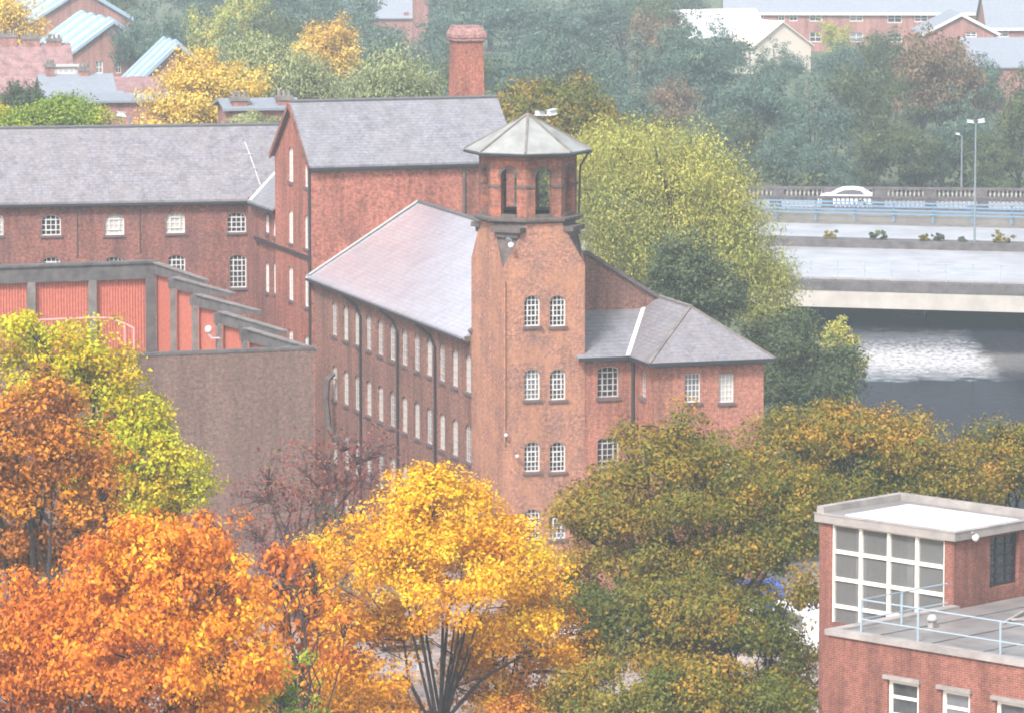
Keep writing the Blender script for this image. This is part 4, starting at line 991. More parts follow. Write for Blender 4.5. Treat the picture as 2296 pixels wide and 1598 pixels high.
# ------------------------------------------------------------------ cars
def car(name, label, loc, rz, paint, kind='hatch', group=None, sc=1.0):
    root = thing(name, label, 'van' if kind == 'van' else 'car', loc, rz, group)
    W = .86; 
    if kind == 'van':
        prof = [(-2.3, .35), (-2.35, 1.0), (-2.3, 2.05), (-2.1, 2.2), (1.0, 2.2), (1.35, 2.05), (1.85, 1.25), (2.3, 1.05), (2.42, .7), (2.4, .35)]
        gh = [(-2.0, 1.35), (-2.0, 1.95), (1.02, 1.95), (1.60, 1.35)]
    else:
        prof = [(-2.0, .32), (-2.08, .6), (-2.02, .95), (-1.75, 1.12), (-1.35, 1.38), (-.7, 1.47), (.1, 1.44), (.62, 1.25), (1.05, .98), (1.7, .86), (2.02, .68), (2.08, .45), (2.0, .32)]
        gh = [(-1.55, 1.02), (-1.22, 1.30), (-.65, 1.38), (.06, 1.35), (.52, 1.18), (.85, 1.0)]
    mb = MB(); n = len(prof); rows_ = []
    for yk, ins_ in ((-W, .0), (-W - .03, 0), (W + .03, 0), (W, 0)):
        rows_.append(yk)
    def halfw(z): return W if z < .95 else W - (z - .95) * (.28 if kind != 'van' else .10)
    vs = [(x, -halfw(z), z) for x, z in prof] + [(x, halfw(z), z) for x, z in prof]
    mb.add(vs, [tuple(range(n)), tuple(range(2*n-1, n-1, -1))] + [(i, (i+1) % n, n+(i+1) % n, n+i) for i in range(n)])
    body = mb.build('body', M[paint], root)
    bv = body.modifiers.new('bevel', 'BEVEL'); bv.width = .05; bv.segments = 2
    g_ = MB()
    for sgn in (-1, 1): g_.add([(x, sgn*(halfw(z)+.006), z) for x, z in gh], [tuple(range(len(gh)))])
    g_.build('side_glass', M['glass'], root)
    if kind != 'van':
        for nm, (a, b) in (('windscreen', ((.64, 1.245), (1.02, 1.0))), ('rear_window', ((-1.70, 1.155), (-1.40, 1.355)))):
            MB().add([(a[0]+.012, -.62, a[1]+.012), (b[0]+.012, -.70, b[1]+.012), (b[0]+.012, .70, b[1]+.012), (a[0]+.012, .62, a[1]+.012)] if nm == 'windscreen' else [(a[0]-.012, -.66, a[1]+.012), (b[0]-.012, -.6, b[1]+.012), (b[0]-.012, .6, b[1]+.012), (a[0]-.012, .66, a[1]+.012)], [(0, 1, 2, 3)]).build(nm, M['glass'], root)
    else:
        MB().add([(1.40, -.68, 2.0), (1.84, -.74, 1.32), (1.84, .74, 1.32), (1.40, .68, 2.0)], [(0, 1, 2, 3)]).build('windscreen', M['glass'], root)
    for wx in (-1.28 if kind != 'van' else -1.45, 1.28 if kind != 'van' else 1.5):
        for sgn in (-1, 1):
            w = MB().tube([(wx, sgn*(W - .16), .32), (wx, sgn*(W + .035), .32)], .32, 16).build('wheel', M['rubber'], root)
            MB().tube([(wx, sgn*(W + .02), .32), (wx, sgn*(W + .045), .32)], .19, 12).build('rim', M['car_silver'], w)
    for sgn in (-1, 1):
        MB().box((1.86 if kind != 'van' else 2.3, sgn*.62 - .14, .62), (2.06 if kind != 'van' else 2.43, sgn*.62 + .14, .76)).build('headlight', M['lamp_white'], root)
    root.scale = (sc, sc, sc)
    return root
cxs, _ = SF.hy(1895, 440, 3.2)
p = SF.w(cxs, 3.0, SR)
car('parked_car', 'white car crossing the stone bridge, only its roof above the balustrade', p, R(SF.th + 180), 'car_white')
GP = GZ + .012
lot = [(1500, 215.5, 'car_blue', 'hatch', 'blue car parked before the mill, glimpsed low through the olive trees'),
       (1705, 217.0, 'car_blue', 'van', 'blue van parked behind the olive tree branches, near the brick annex'),
       (1620, 215.0, 'car_white', 'van', 'white van glimpsed through the olive tree between the two blue vehicles'),
       (1230, 214.0, 'car_white', 'hatch', 'white car right of the golden tree trunk in the car park'),
       (1120, 213.5, 'car_dark', 'hatch', 'dark car parked behind the right fork of the golden tree'),
       (1385, 214.5, 'car_silver', 'hatch', 'silver car between the white car and the blue car in the mill car park'),
       (1800, 212.0, 'car_white', 'van', 'white van parked just left of the brick office block'),
       (880, 214.0, 'car_silver', 'hatch', 'silver car behind the left side of the golden tree')]
for px, D, pt, kd, lb_ in lot:
    c = at_d(px, 1400, D); car('parked_van' if kd == 'van' else 'parked_car', lb_, (c.x, D, GP), R(17.5 + 90 + (px % 5)), pt, kd, 'vehicles parked by the mill')

# ------------------------------------------------------------------ street lamps
def lamp(label, px, py_top, D, z0, mat='galv', heads=2, hs=1.0, rz=20):
    p = at_d(px, py_top, D); r = thing('street_lamp', label, 'street lamp', (p.x, D, z0), R(rz)); h = p.z - z0
    MB().tube([(0, 0, 0), (0, 0, h*.5), (0, 0, h)], [.09, .07, .05], 8).build('pole', M[mat], r)
    for sgn in ((-1, 1) if heads == 2 else (-1,)):
        a = MB().tube([(0, 0, h - .1), (sgn*.15, 0, h + .06), (sgn*.3, 0, h + .12)], .035, 6).build('arm', M[mat], r)
        hd = MB(); x0 = sgn*.22; x1 = sgn*.85*hs
        hd.prism([(x0, -.15*hs, h + .06), (x1, -.17*hs, h + .12), (x1, .17*hs, h + .12), (x0, .15*hs, h + .06)], (0, 0, .30*hs)); o = hd.build('lamp_head', M['lamp_white'], a)
        o.modifiers.new('b', 'BEVEL').width = .05
    return r
lamp('tall twin-headed street lamp standing on the road bridge median', 2188, 278, BF.w(*BF.hz(2181, 560, DZ)).y, DZ, hs=.75)
lamp('shorter single-headed street lamp just left of the tall twin-headed one', 2157, 305, 399, 3.0, heads=1, hs=.6)
lamp('twin-headed street lamp whose white heads show behind the tower roof', 1224, 262, 300, GZ, hs=1.0, rz=50)
lamp('small street lamp showing white above the left slate ridge', 290, 264, 285, GZ, heads=1, hs=.8, rz=10)

# ------------------------------------------------------------------ background buildings
def house(name, label, fr, x0, x1, y0, y1, z0, ze, zr, axis, wall, roof, wins=(), ov=.3, bands=0, cat='house', fascia=None, chimneys=()):
    """gabled block in frame; axis = ridge direction"""
    r = frame_thing(name, label, cat, fr)
    mb = MB(); hls = []
    for (a0, b0, a1, b1, kind) in wins:
        s0, za = fr.hy(a0, b0, y0); s1, zb = fr.hy(a1, b1, y0)
        hls.append(window(r, mpy(y0), s0, s1, zb, za, 0, 2, 2, frame='white', pane='glass' if kind else 'glass_pale', rec=.1, fw=.09, bw=.07, sill=None))
    xm_, ym_ = (x0+x1)/2, (y0+y1)/2
    out = [(x0, z0), (x1, z0), (x1, ze)] + ([(xm_, zr)] if axis == 'y' else []) + [(x0, ze)]
    mb.holed(mpy(y0), out, hls, .12)
    mb.add([(a, y1, b) for a, b in out], [tuple(range(len(out)))])
    for x in (x0, x1):
        q = [(x, y0, z0), (x, y1, z0), (x, y1, ze)] + ([(x, ym_, zr)] if axis == 'x' else []) + [(x, y0, ze)]
        mb.add(q, [tuple(range(len(q)))])
    mb.build('wall', M[wall], r)
    if axis == 'y':
        sl = (zr-ze)/(xm_-x0)
        sides = [[(x0-ov, y0-ov, ze-ov*sl), (xm_, y0-ov, zr), (xm_, y1+ov, zr), (x0-ov, y1+ov, ze-ov*sl)], [(x1+ov, y0-ov, ze-ov*sl), (xm_, y0-ov, zr), (xm_, y1+ov, zr), (x1+ov, y1+ov, ze-ov*sl)]]
    else:
        sl = (zr-ze)/(ym_-y0)
        sides = [[(x0-ov, y0-ov, ze-ov*sl), (x1+ov, y0-ov, ze-ov*sl), (x1+ov, ym_, zr), (x0-ov, ym_, zr)], [(x0-ov, y1+ov, ze-ov*sl), (x1+ov, y1+ov, ze-ov*sl), (x1+ov, ym_, zr), (x0-ov, ym_, zr)]]
    for q in sides:
        q = [Vector(k) + Vector((0, 0, .16)) for k in q]; o = MB().prism(q, (0, 0, -.15)).build('roof', M[roof], r)
        if bands:
            bm = MB(); e0_, r0_, r1_, e1_ = q
            for k in range(bands):
                f0 = (k + .25)/bands; f1 = (k + .62)/bands
                bm.prism([e0_.lerp(e1_, f0), e0_.lerp(e1_, f1), r0_.lerp(r1_, f1), r0_.lerp(r1_, f0)], (0, 0, .28))
            bm.build('rooflight_band', M['blue_roof'], o)
    if fascia:
        fb = MB()
        if axis == 'y': fb.bar((x0-ov, y0-ov-.04, ze-ov*sl+.05), (xm_, y0-ov-.04, zr+.05), .1, .3); fb.bar((x1+ov, y0-ov-.04, ze-ov*sl+.05), (xm_, y0-ov-.04, zr+.05), .1, .3)
        else: fb.box((x0-ov, y0-ov-.08, ze-ov*sl-.12), (x1+ov, y0-ov-.004, ze-ov*sl+.18))
        fb.build('fascia', M[fascia], r)
    for (cx_, cy_, w_, h_) in chimneys:
        c = MB(); c.box((cx_-w_/2, cy_-.35, ze), (cx_+w_/2, cy_+.35, zr+h_)); c.build('chimney', M['brick_far'], r)
        c2 = MB(); c2.box((cx_-w_/2-.08, cy_-.43, zr+h_+.002), (cx_+w_/2+.08, cy_+.43, zr+h_+.25))
        for k in range(3): c2.lathe((cx_-w_/3+w_/3*k, cy_, zr+h_+.25), [(.13, 0), (.10, .35)], 8)
        c2.build('chimney_pots', M['concrete'], r)
    return r
def hfr(px, py, D, th): p = at_d(px, py, D); return Fr(p.x, p.y, th), p.z
f, z = hfr(265, 50, 500, 17.5)
house('brick_workshop', 'brick workshop gable with two small windows and blue and white striped roof', f, -5.2, 4.2, 0, 16, 0, z-3.3, z, 'y', 'brick_far', 'pale_roof', wins=((214, 138, 231, 165, 0), (259, 138, 272, 165, 1)), bands=4, fascia='blue_roof', cat='building')
f, z = hfr(190, -22, 560, 17.5)
house('brick_workshop', 'second blue-roofed brick workshop partly cut off by the top left edge', f, -6, 5.4, 0, 18, 0, z-3.4, z, 'y', 'brick_far', 'pale_roof', bands=4, fascia='blue_roof', cat='building')
f, z = hfr(425, 97, 450, 17.5)
house('workshop_shed', 'low shed with pale blue striped roof half hidden by the yellow tree', f, -6.2, 3.0, -2, 4, 0, z-4.2, z, 'y', 'brick_far', 'pale_roof', bands=3, fascia='blue_roof', cat='building')
f, z = hfr(60, 205, 425, 12)
house('terraced_house', 'house with broad pink tiled roof and three wide chimney stacks at the left edge', f, -9, 4, 0, 9, 0, z, z+3.6, 'x', 'brick_far', 'tile_pink', chimneys=((-1.0, 4.5, 1.4, .7), (.9, 4.5, 1.5, .5), (2.9, 4.5, 1.2, .3)))
f, z = hfr(270, 226, 400, 12)
house('terraced_house', 'pink-roofed house with a small white skylight beside the yellow tree', f, -2.6, 4, 0, 7, 0, z, z+1.5, 'x', 'brick_far', 'tile_pink')
sk = at_d(283, 203, 398.5); o = None
f2, z2 = hfr(165, 222, 395, 12)
house('hipped_house', 'small grey-roofed house with white dormer between two brick chimneys', f2, -2.2, 3.2, 0, 6, 0, z2, z2+1.6, 'x', 'brick_far', 'grey_roof', chimneys=((-1.5, 3, .7, .7), (1.2, 3, .8, .4)), wins=())
dm = thing('roof_dormer', 'white framed dormer window between the brick chimneys of the grey-roofed house', 'dormer', f2.w(0, 4.6, z2 + 1.2), R(12))
window(dm, mpy(0), -.7, .7, .1, .9, 0, 3, 2, rec=.02, fw=.12, bw=.1, sill=None)
MB().box((-.9, .03, 0), (.9, 1.5, 1.0)).build('dormer_cheek', M['white_old'], dm)
MB().box((-1.6, -.15, 1.0), (1.6, 1.5, 1.12)).build('dormer_roof', M['white_old'], dm)
f, z = hfr(235, 245, 360, 17)
house('hipped_house', 'grey slated outbuilding with two white signs under its eave', f, -1.5, 1.5, 0, 4, 0, z, z+1.0, 'x', 'brick_far', 'grey_roof')
for i, px in enumerate((257, 292)):
    p = at_d(px, 257 - 8*i - 14, 359); o = MB().box((p.x-.28, p.y-.03, p.z-.18), (p.x+.28, p.y+.03, p.z+.18)).box((p.x-.04, p.y+.031, p.z-3), (p.x+.04, p.y+.09, p.z)).build('sign_board', M['lamp_white'])
    tag(o, ('blank white board on a post before the grey slated outbuilding, the left of two', 'blank white board on a post before the grey slated outbuilding, the right of two')[i], 'sign')
f, z = hfr(300, 262, 340, 12)
house('garden_building', 'plain red brick wall-like building rising behind the left slate ridge', f, -3.5, 6, 0, 4, 0, z + 1.0, z + 1.3, 'x', 'brick_far', 'grey_roof', cat='building')
f, z = hfr(585, 246, 300, 12)
house('brick_outbuilding', 'low brick outbuilding with stubby chimneys behind the gap left of the gable', f, -2.0, 2.2, 0, 4, 0, z, z+.4, 'x', 'brick_far', 'grey_roof', cat='building', chimneys=((-1.2, .6, 1.0, .1), (1.5, .6, .9, .1)))
f, z = hfr(870, 50, 600, 5)
house('distant_building', 'faint brick building with a grey roof at the top edge above the pale willow', f, -5, 3.0, 0, 8, 0, z+.6, z+4.0, 'x', 'brick_far', 'grey_roof', cat='building', wins=((905, 28, 916, 42, 1),))
f, z = hfr(943, 60, 585, 12)
tw_ = frame_thing('distant_tower', 'pale pinkish square tower fading in haze at the top edge', 'tower', f)
MB().box((-.8, -.8, 0), (.8, .8, z + 6)).build('wall', M['brick_far'], tw_)
MB().box((-.95, -.95, z + 6.003), (.95, .95, z + 6.3)).build('cap', M['coping'], tw_)
# right: terrace houses beyond the wood
f, z = hfr(1900, 28, 620, -1.5)
wins = [(1660, 33, 1692, 48, 0), (1700, 30, 1712, 55, 1), (1745, 30, 1760, 48, 1), (1770, 30, 1788, 48, 1), (1815, 30, 1842, 49, 1), (1905, 31, 1935, 49, 0), (1990, 31, 2022, 52, 1), (2050, 34, 2080, 50, 0), (1815, 73, 1842, 95, 1), (1905, 73, 1935, 95, 0), (1990, 76, 2022, 95, 1)]
house('terrace_housing', 'long red brick terrace with white windows and white eaves line beyond the wood', f, -15, 26, 0, 10, 0, z, z+4.0, 'x', 'brick_far', 'grey_roof', wins=wins, fascia='white', cat='housing terrace')
f, z = hfr(2150, 34, 560, 3)
house('gabled_house', 'red brick house gable edged in white at the upper right', f, -3.8, 4.3, 0, 9, 0, z-2.1, z, 'y', 'brick_far', 'grey_roof', fascia='white', wins=((2165, 72, 2190, 84, 1),))
f, z = hfr(2265, 62, 575, 3)
house('rendered_house', 'house with white panelled bay and grey roof at the right edge', f, -2.5, 5, 0, 9, 0, z, z+3.6, 'x', 'brick_far', 'grey_roof', fascia='white', wins=((2232, 66, 2262, 84, 0),))
f, z = hfr(2255, 150, 520, 3)
house('low_roofed_building', 'low building with plain dark grey roof below the gabled house', f, -4, 7, 0, 9, 0, z, z+2.6, 'x', 'brick_far', 'grey_roof', cat='building')
f, z = hfr(1650, 40, 590, 17)
house('white_roofed_hall', 'hall with bright white sloping roof at the top edge', f, -6, 4, 0, 10, 0, z - 2.2, z + .6, 'x', 'cream_wall', 'white_roof', cat='building')
f, z = hfr(1745, 75, 580, 30)
house('cream_building', 'cream rendered building with blank gable among the far trees', f, -3.5, 4.5, 0, 6, 0, z - 1.5, z + 1.2, 'y', 'cream_wall', 'cream_wall', cat='building')

# ------------------------------------------------------------------ trees, nearest first
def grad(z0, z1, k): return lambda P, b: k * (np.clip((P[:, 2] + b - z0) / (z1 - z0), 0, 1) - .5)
# golden tree
tree('golden_tree', 'bright golden-yellow tree with bare dark forked trunk below, centre foreground',
     px_lobes([(960, 1160, 150, 115), (1060, 1190, 120, 110, 1), (860, 1250, 150, 110), (1150, 1290, 110, 110, 1), (1000, 1290, 190, 110, -1), (790, 1390, 110, 110, 1), (1180, 1420, 110, 80, 1), (830, 1520, 110, 80, 0), (960, 1090, 70, 50, 0), (870, 1400, 80, 70, 2), (760, 1500, 80, 70, 1), (1090, 1400, 70, 60, 3), (890, 1580, 70, 60, 2), (1140, 1500, 80, 60, 3), (720, 1270, 60, 60, 1), (900, 1400, 80, 60, 3), (1060, 1450, 60, 60, 4), (1130, 1590, 90, 60, 2), (820, 1580, 90, 60, 2), (1000, 1380, 70, 45, -2)], 166),
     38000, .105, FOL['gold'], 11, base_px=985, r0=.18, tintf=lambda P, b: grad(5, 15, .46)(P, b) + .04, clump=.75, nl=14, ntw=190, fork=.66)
tree('golden_tree', 'orange-yellow tree with slender forked trunk, right of the bright golden one',
     px_lobes([(1200, 1370, 95, 90), (1130, 1560, 110, 60), (1280, 1480, 110, 70), (1060, 1500, 60, 40), (1230, 1620, 90, 50)], 170),
     9000, .11, FOL['gold'], 12, base_px=1120, r0=.2, tintf=grad(0, 16, -.15), clump=.7, nl=12, ntw=90, fork=.7)
# orange tree lower-left
tree('orange_tree', 'broad bright orange tree with large drooping leaves filling the lower left',
     px_lobes([(150, 1400, 200, 150), (330, 1290, 160, 130), (450, 1230, 90, 90, 1), (460, 1370, 150, 130), (280, 1480, 230, 130, -2), (60, 1480, 150, 150), (520, 1500, 120, 100), (420, 1600, 200, 110), (130, 1620, 170, 110)], 148),
     38000, .125, FOL['orange'], 21, base_px=330, r0=.3, tintf=lambda P, b: np.clip((P[:, 0]) * .04 + .06, -.15, .26), clump=.75, droop=.9, nl=16, ntw=120)
tree('russet_tree', 'rust-brown and orange tree with dark trunk at the left edge',
     px_lobes([(60, 960, 110, 110), (150, 1010, 110, 110), (40, 1100, 110, 90), (190, 1120, 80, 80), (-60, 1050, 120, 150), (110, 890, 60, 60), (60, 1200, 100, 60), (200, 1190, 90, 60), (10, 1010, 100, 90), (240, 1060, 50, 70)], 164),
     15000, .12, FOL['russet'], 22, base_px=85, r0=.32, clump=.7, nl=14, ntw=110)
tree('yellow_green_tree', 'yellow-green tree rising beside the dark brown compound wall',
     px_lobes([(40, 760, 80, 70), (160, 780, 110, 80), (240, 850, 80, 100), (110, 850, 120, 90), (290, 960, 110, 90), (370, 1030, 85, 80), (330, 1120, 110, 80), (230, 1040, 110, 110), (400, 1090, 80, 80), (300, 1190, 120, 70), (330, 950, 60, 60)], 184),
     25000, .115, FOL['lime'], 23, base_px=210, r0=.28, clump=.75, nl=16, ntw=120)
# bare tree
bt = tree('bare_tree', 'nearly leafless reddish-brown tree in front of the brown brick wall',
     px_lobes([(690, 1080, 130, 110), (800, 1060, 80, 90), (600, 1160, 110, 110), (740, 1210, 130, 110), (850, 1010, 60, 50)], 196),
     4200, .075, FOL['plum'], 31, base_px=690, r0=.2, clump=1.2, nl=40, ntw=700, bark='bark_red', nclump=520, twig_r=.016)
tree('bare_tree', 'thin sparse tree with a few orange leaf tufts left of the golden tree',
     px_lobes([(640, 1330, 100, 110), (590, 1400, 70, 80), (700, 1450, 90, 110), (650, 1240, 60, 60)], 160),
     1500, .13, FOL['orange'], 32, base_px=650, r0=.16, clump=.35, nl=22, ntw=200, nclump=90, droop=.8)
tree('plum_tree', 'dark plum and green small tree under the gap between orange and golden trees',
     px_lobes([(700, 1330, 80, 90), (740, 1470, 100, 110), (660, 1560, 110, 90), (780, 1590, 80, 70), (620, 1250, 60, 60), (560, 1330, 60, 60)], 172),
     9500, .10, FOL['plum'], 33, base_px=720, r0=.14, clump=.6, nl=12, ntw=90)
tree('green_bush_tree', 'low green and yellow tree at the foot of the orange tree',
     px_lobes([(600, 1540, 110, 80), (660, 1640, 110, 60), (560, 1640, 100, 70)], 156), 6000, .10, FOL['brightgreen'], 34, base_px=610, r0=.1, clump=.5)
tree('understorey_shrub', 'brown-green shrub filling the gap under the russet tree at the left edge',
     px_lobes([(20, 1240, 70, 50), (100, 1260, 60, 40), (-30, 1200, 50, 50)], 168), 6000, .10, FOL['russet'], 35, base_px=40, r0=.08, clump=.5, tintf=lambda P, b: -.2)
tree('understorey_shrub', 'orange and green shrub below the golden tree, left of its trunk',
     px_lobes([(860, 1640, 90, 60), (780, 1600, 70, 60)], 162), 6000, .10, FOL['gold'], 36, base_px=850, r0=.08, clump=.5, tintf=lambda P, b: -.15)
tree('understorey_shrub', 'small orange shrub at the bottom edge, right of the golden tree trunk',
     px_lobes([(1090, 1660, 80, 50), (1160, 1620, 60, 50)], 160), 5000, .10, FOL['russet'], 37, base_px=1100, r0=.08, clump=.5)
# olive trees right
tree('olive_tree', 'large olive-brown tree overlapping the foot of the tower and annex',
     px_lobes([(1480, 1030, 110, 90), (1570, 1010, 90, 90, 1), (1400, 1140, 130, 100), (1560, 1120, 150, 100), (1680, 1080, 110, 100, 1), (1330, 1240, 80, 70), (1480, 1260, 130, 90), (1640, 1240, 130, 90), (1760, 1200, 90, 100), (1300, 1150, 60, 70), (1280, 1350, 70, 80), (1500, 1350, 130, 60), (1620, 1330, 110, 50), (1800, 1120, 60, 90)], 176),
     56000, .098, FOL['olive'], 41, base_px=1560, r0=.36, clump=.72, nl=20, ntw=130)
tree('olive_tree', 'olive and orange-tipped tree with domed top before the dark river',
     px_lobes([(1830, 970, 110, 75), (1930, 970, 110, 75), (2040, 1010, 120, 85), (2130, 1070, 100, 80), (1780, 1040, 90, 80), (1930, 1070, 130, 80), (2060, 1110, 120, 60), (2180, 1130, 70, 50), (1800, 1100, 80, 60)], 186),
     30000, .10, FOL['olive'], 42, base_px=1950, r0=.32, clump=.75, nl=16, ntw=90)
tree('olive_tree', 'orange-olive tree cut by the right edge beside the river',
     px_lobes([(2225, 1000, 55, 55), (2260, 1060, 90, 80), (2320, 1020, 90, 80), (2200, 1110, 60, 50)], 192),
     10000, .10, FOL['olive'], 43, base_px=2270, r0=.24, clump=.7)
tree('olive_tree', 'shaded olive tree hanging low beside the left wall of the office block',
     px_lobes([(1560, 1380, 130, 85), (1690, 1420, 120, 90), (1760, 1510, 80, 100), (1420, 1360, 100, 80), (1800, 1330, 30, 50), (1480, 1460, 120, 70), (1790, 1570, 50, 60), (1350, 1430, 70, 60)], 171),
     24000, .10, FOL['olive'], 44, base_px=1700, r0=.26, clump=.7, tintf=grad(0, 10, -.1), nl=16, ntw=110)
tree('olive_tree', 'nearest olive tree with its mound of leaves along the bottom edge, right of centre',
     px_lobes([(1480, 1560, 110, 70), (1600, 1550, 120, 80), (1720, 1590, 110, 80), (1390, 1620, 90, 60)], 158),
     17000, .095, FOL['olive'], 45, base_px=1580, r0=.24, clump=.65)
tree('olive_tree', 'small orange-olive tree below the golden tree canopy at the bottom edge',
     px_lobes([(1300, 1560, 80, 60), (1220, 1640, 90, 60), (1350, 1500, 60, 45)], 162),
     6500, .10, FOL['olive'], 46, base_px=1290, r0=.16, clump=.6, tintf=grad(0, 10, .15))
# river side
def strands(c): return c
tree('willow_tree', 'big yellow-green willow behind the tower on the river bank',
     px_lobes([(1460, 380, 140, 110), (1370, 350, 100, 80, 6), (1560, 440, 130, 130), (1400, 500, 110, 150), (1540, 560, 170, 150), (1660, 600, 110, 130), (1720, 680, 70, 90), (1380, 600, 90, 100), (1620, 480, 90, 90), (1300, 440, 60, 110, 10)], 268),
     80000, .105, FOL['willow'], 51, base_px=1540, r0=.5, clump=1.1, droop=1.2, flat=1.0, nl=12, ntw=40)
tree('dark_tree', 'dark green tree standing between the annex roof and the willow',
     px_lobes([(1530, 590, 70, 70), (1590, 650, 80, 70), (1500, 650, 50, 60), (1620, 700, 50, 50)], 250),
     9000, .14, FOL['green'], 52, base_px=1560, r0=.3, clump=.8)
tree('dark_tree', 'dark green tree on the river bank right of the annex',
     px_lobes([(1760, 760, 100, 70), (1830, 860, 100, 80), (1740, 850, 80, 90), (1880, 830, 60, 60), (1780, 940, 110, 60)], 252),
     15000, .14, FOL['green'], 53, base_px=1800, r0=.32, clump=.9)
tree('yellow_sapling', 'small pale yellow tree at the water edge beside the dark tree',
     px_lobes([(1870, 760, 50, 50), (1850, 810, 60, 45), (1905, 830, 35, 70), (1885, 730, 25, 25)], 258),
     3600, .13, FOL['willow'], 54, base_px=1880, r0=.12, clump=.55)
tree('dark_tree', 'dark green tree seen through the belfry arches behind the tower',
     px_lobes([(1230, 430, 80, 90), (1180, 400, 60, 80)], 292), 7000, .15, FOL['green'], 55, base_px=1215, r0=.25, clump=.9)
# behind the mill
tree('autumn_tree', 'olive-yellow tree between the tall slate roof and the willow',
     px_lobes([(1180, 240, 90, 55), (1270, 240, 90, 55), (1350, 270, 60, 45), (1220, 310, 130, 60)], 310),
     11000, .17, FOL['olive'], 61, base_px=1240, r0=.3, tintf=lambda P, b: .0, clump=1.0)
tree('pale_willow', 'rounded pale green willow left of the brick chimney',
     px_lobes([(880, 190, 100, 65), (840, 220, 80, 50), (930, 220, 60, 50)], 335), 10000, .17, FOL['pale'], 62, r0=.3, clump=1.1, droop=1.2, flat=1.0)
tree('pale_willow', 'wide pale green willow right of the yellow tree, above the slate roof',
     px_lobes([(570, 130, 80, 45), (640, 170, 100, 65), (700, 210, 80, 50), (590, 200, 90, 60)], 345), 12000, .18, FOL['pale'], 63, r0=.3, clump=1.2, droop=1.2, flat=1.0)
tree('yellow_tree', 'broad yellow-orange tree above the left slate ridge',
     px_lobes([(440, 170, 75, 55), (520, 190, 80, 50), (400, 230, 80, 55), (490, 250, 110, 50), (380, 290, 80, 40)], 318), 15000, .15, FOL['palegold'], 64, base_px=440, r0=.3, clump=.95, nl=12, ntw=80, tintf=lambda P, b: .2)
tree('yellow_tree', 'smaller yellow-orange tree standing against the blue-green wood',
     px_lobes([(740, 80, 55, 45), (710, 120, 60, 45), (770, 130, 40, 50), (700, 160, 70, 30)], 400), 6500, .19, FOL['palegold'], 65, r0=.25, clump=1.0, tintf=lambda P, b: .08)
tree('russet_sapling', 'slim orange sapling rising just left of the tall gable',
     px_lobes([(655, 265, 22, 40), (640, 290, 25, 30)], 290), 900, .13, FOL['russet'], 66, r0=.1, clump=.4)
tree('pale_shrub', 'pale yellow-green shrub peeping over the ridge between outbuilding and gable',
     px_lobes([(575, 280, 60, 25), (630, 285, 40, 22)], 296), 2500, .12, FOL['pale'], 67, r0=.08, clump=.5)
tree('green_tree', 'bright green tree peeking over the left slate ridge',
     px_lobes([(140, 255, 75, 45), (200, 275, 50, 35), (60, 280, 70, 30)], 300), 7500, .14, FOL['brightgreen'], 68, r0=.2, clump=.8)
tree('dark_tree', 'small dark green tree at the left edge before the pink roofs',
     px_lobes([(60, 215, 50, 30), (30, 245, 50, 35)], 322), 3500, .14, FOL['green'], 69, r0=.2, clump=.7)
tree('green_tree', 'yellow-green tree cut by the left edge above the slate ridge',
     px_lobes([(-8, 270, 30, 45)], 310), 1500, .14, FOL['lime'], 70, r0=.15, clump=.6)
tree('pale_yellow_tree', 'tall thin-leaved pale yellow tree at the top left edge',
     px_lobes([(40, 60, 60, 70), (10, 20, 60, 60), (60, 140, 45, 55), (20, 180, 60, 40)], 440), 5200, .2, FOL['palegold'], 71, r0=.25, clump=1.3, tintf=lambda P, b: .15)
# the far wood: a few kinds, copied
protos = {}
def far_proto(kind, mat, seed):
    rng = random.Random(seed); lob = [(0, 0, 9.0, 4.2, 4.2, 4.5)]
    for k in range(7):
        a = k * .9 + rng.random(); r = rng.uniform(2.0, 3.6); lob.append((r*math.cos(a), r*math.sin(a), rng.uniform(5.0, 11.5), rng.uniform(1.8, 2.8), rng.uniform(1.8, 2.8), rng.uniform(1.6, 2.6)))
    v, tint, cl, cs = blob_leaves(lob, 15000, .15, seed, clump=.95, nclump=230)
    cm = leaf_mesh('crown', v, tint, mat)
    tm = trunk_mesh((0, 0, 0), (0, 0, 9), [tuple(k) for k in cl], .3, seed, 6, 20)
    me = bpy.data.meshes.new('trunk'); me.from_pydata(tm.v, [], tm.f); me.materials.append(M['bark'])
    return cm, me
for kind, mt in (('b1', 'bluegreen'), ('b2', 'bluegreen'), ('g', 'green'), ('r', 'farrusset'), ('w', 'willow')): protos[kind] = far_proto(kind, FOL[mt], hash(mt) % 7 + {'b1': 101, 'b2': 102, 'g': 103, 'r': 104, 'w': 105}[kind])
def far_tree(kind, px, py_top, D, wpx, label, group, seed, z0=GZ):
    rng = random.Random(seed); top = at_d(px, py_top, D); h = top.z - z0; cm, tm = protos[kind]
    r = thing('wood_tree', label, 'tree', (top.x, D, z0), rng.uniform(0, 6.28), group)
    sz = h / 13.2; sx = wpx / 2 * D / F / 5.6
    r.scale = (sx, sx, sz)
    for nm, me in (('crown', cm), ('trunk', tm)):
        o = bpy.data.objects.new(nm, me); col.objects.link(o); o.parent = r
G1 = 'trees of the hazy wood behind the bridges'
LB = {'b1': 'blue-green tree of the hazy wood', 'b2': 'blue-green tree of the hazy wood', 'g': 'dark green tree of the hazy wood', 'r': 'brownish tree of the hazy wood', 'w': 'yellow-green tree of the hazy wood'}
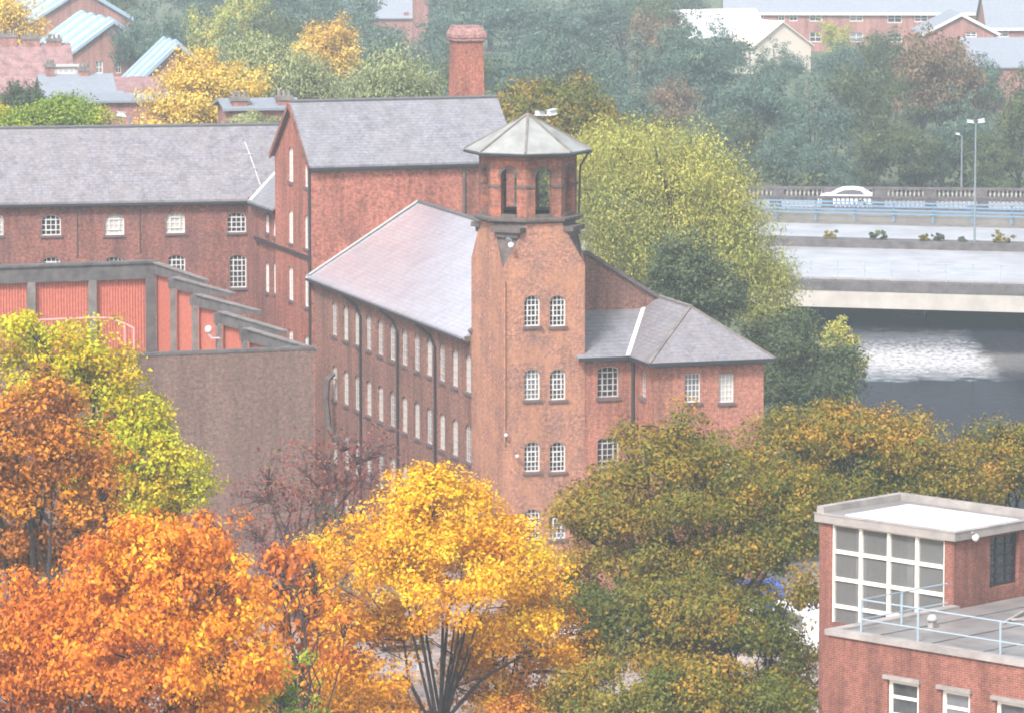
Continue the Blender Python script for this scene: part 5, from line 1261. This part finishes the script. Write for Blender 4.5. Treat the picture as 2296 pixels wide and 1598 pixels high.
wood = [  # kind, px, top y, D, width px
 ('r', 2115, 85, 425, 240), ('g', 1950, 150, 430, 200), ('b1', 1820, 175, 420, 210), ('g', 2290, 160, 405, 190), ('g', 2220, 300, 402, 130),
 ('b1', 1700, 120, 440, 230), ('g', 1660, 260, 425, 200), ('b2', 1560, 60, 450, 240), ('b1', 1430, 90, 440, 220), ('b2', 1320, 70, 455, 220),
 ('b1', 1210, 60, 460, 220), ('b2', 1130, 100, 440, 190), ('g', 1020, 110, 430, 170), ('b1', 960, 70, 470, 190), ('b2', 870, 60, 480, 200),
 ('g', 1960, 270, 412, 170), ('b1', 1860, 300, 408, 160), ('g', 2060, 290, 410, 180), ('b2', 1760, 290, 412, 160), ('r', 1500, 190, 425, 190),
 ('b2', 1390, 190, 420, 190), ('g', 1270, 170, 425, 190), ('b1', 1160, 180, 420, 170), ('b1', 1570, 250, 418, 190), ('b1', 800, 30, 520, 210),
 ('w', 480, 5, 470, 200), ('b1', 330, -10, 500, 170), ('b2', 400, 20, 490, 150), ('g', 600, 15, 500, 210), ('w', 560, -30, 530, 200),
 ('b1', 680, -20, 540, 220), ('g', 650, 60, 450, 180), ('b2', 760, -30, 560, 200), ('b1', 1040, -30, 560, 240), ('b2', 1160, -20, 560, 240),
 ('b1', 1280, -10, 570, 240), ('b2', 1400, -15, 570, 230), ('g', 1500, 0, 560, 200), ('b1', 1750, 95, 520, 130), ('b2', 1890, 95, 500, 170),
 ('g', 2010, 75, 490, 180), ('w', 1880, 45, 560, 90), ('b1', 1610, 40, 520, 150), ('g', 2070, 130, 455, 170), ('b2', 2190, 120, 470, 160),
 ('b1', 2160, 210, 415, 170), ('b2', 940, 150, 420, 130), ('b1', 520, 60, 455, 160), ('r', 1470, 40, 500, 150), ('b2', 1340, 0, 600, 200), ('b1', 1100, -50, 620, 260), ('b2', 900, -40, 620, 260), ('b1', 700, -60, 640, 260), ('b2', 450, -60, 640, 260), ('b1', 1480, -50, 640, 240), ('g', 250, -40, 600, 160)]
far_special = {0: 'broad russet-brown tree, the largest brown crown behind the bridges', 3: 'dark green tree cut by the right edge behind the stone bridge', 25: 'yellow-green tree right of the workshop roofs at the top', 41: 'small yellow-orange tree before the red brick terrace'}
for i, (k, px, py, D, w) in enumerate(wood):
    lb_ = far_special.get(i)
    far_tree(k, px, py, D, w, lb_ or LB[k], G1 if not lb_ else None, 500 + i, z0=GZ)
# sparse undergrowth along the foot of the wood
v, tint, cl, cs = blob_leaves([(x, y, 2.2, 6, 4, 2.6) for x, y in [(-60 + 8*i, 405 + (i*37) % 23) for i in range(18)]] + [(x, 434, 2.2, 6, 4, 2.6) for x in range(-50, 80, 8)], 30000, .22, 777, clump=1.0)
o = bpy.data.objects.new('undergrowth', leaf_mesh('undergrowth', v, tint, FOL['green'])); col.objects.link(o); tag(o, kind='stuff')

# ------------------------------------------------------------------ haze
hz = MB().box((-720, -80, -3.2), (720, 1320, 44)).build('haze', None)
hm_ = bpy.data.materials.new('haze'); hm_.use_nodes = True
for n in list(hm_.node_tree.nodes):
    if n.type == 'BSDF_PRINCIPLED': hm_.node_tree.nodes.remove(n)
vo = hm_.node_tree.nodes.new('ShaderNodeVolumePrincipled'); vo.inputs['Color'].default_value = (0.80, 0.93, 1.0, 1); vo.inputs['Density'].default_value = HAZE; vo.inputs['Anisotropy'].default_value = -0.1
hm_.node_tree.links.new(vo.outputs[0], [n for n in hm_.node_tree.nodes if n.type == 'OUTPUT_MATERIAL'][0].inputs['Volume'])
hz.data.materials.append(hm_)
tag(hz, kind='stuff')
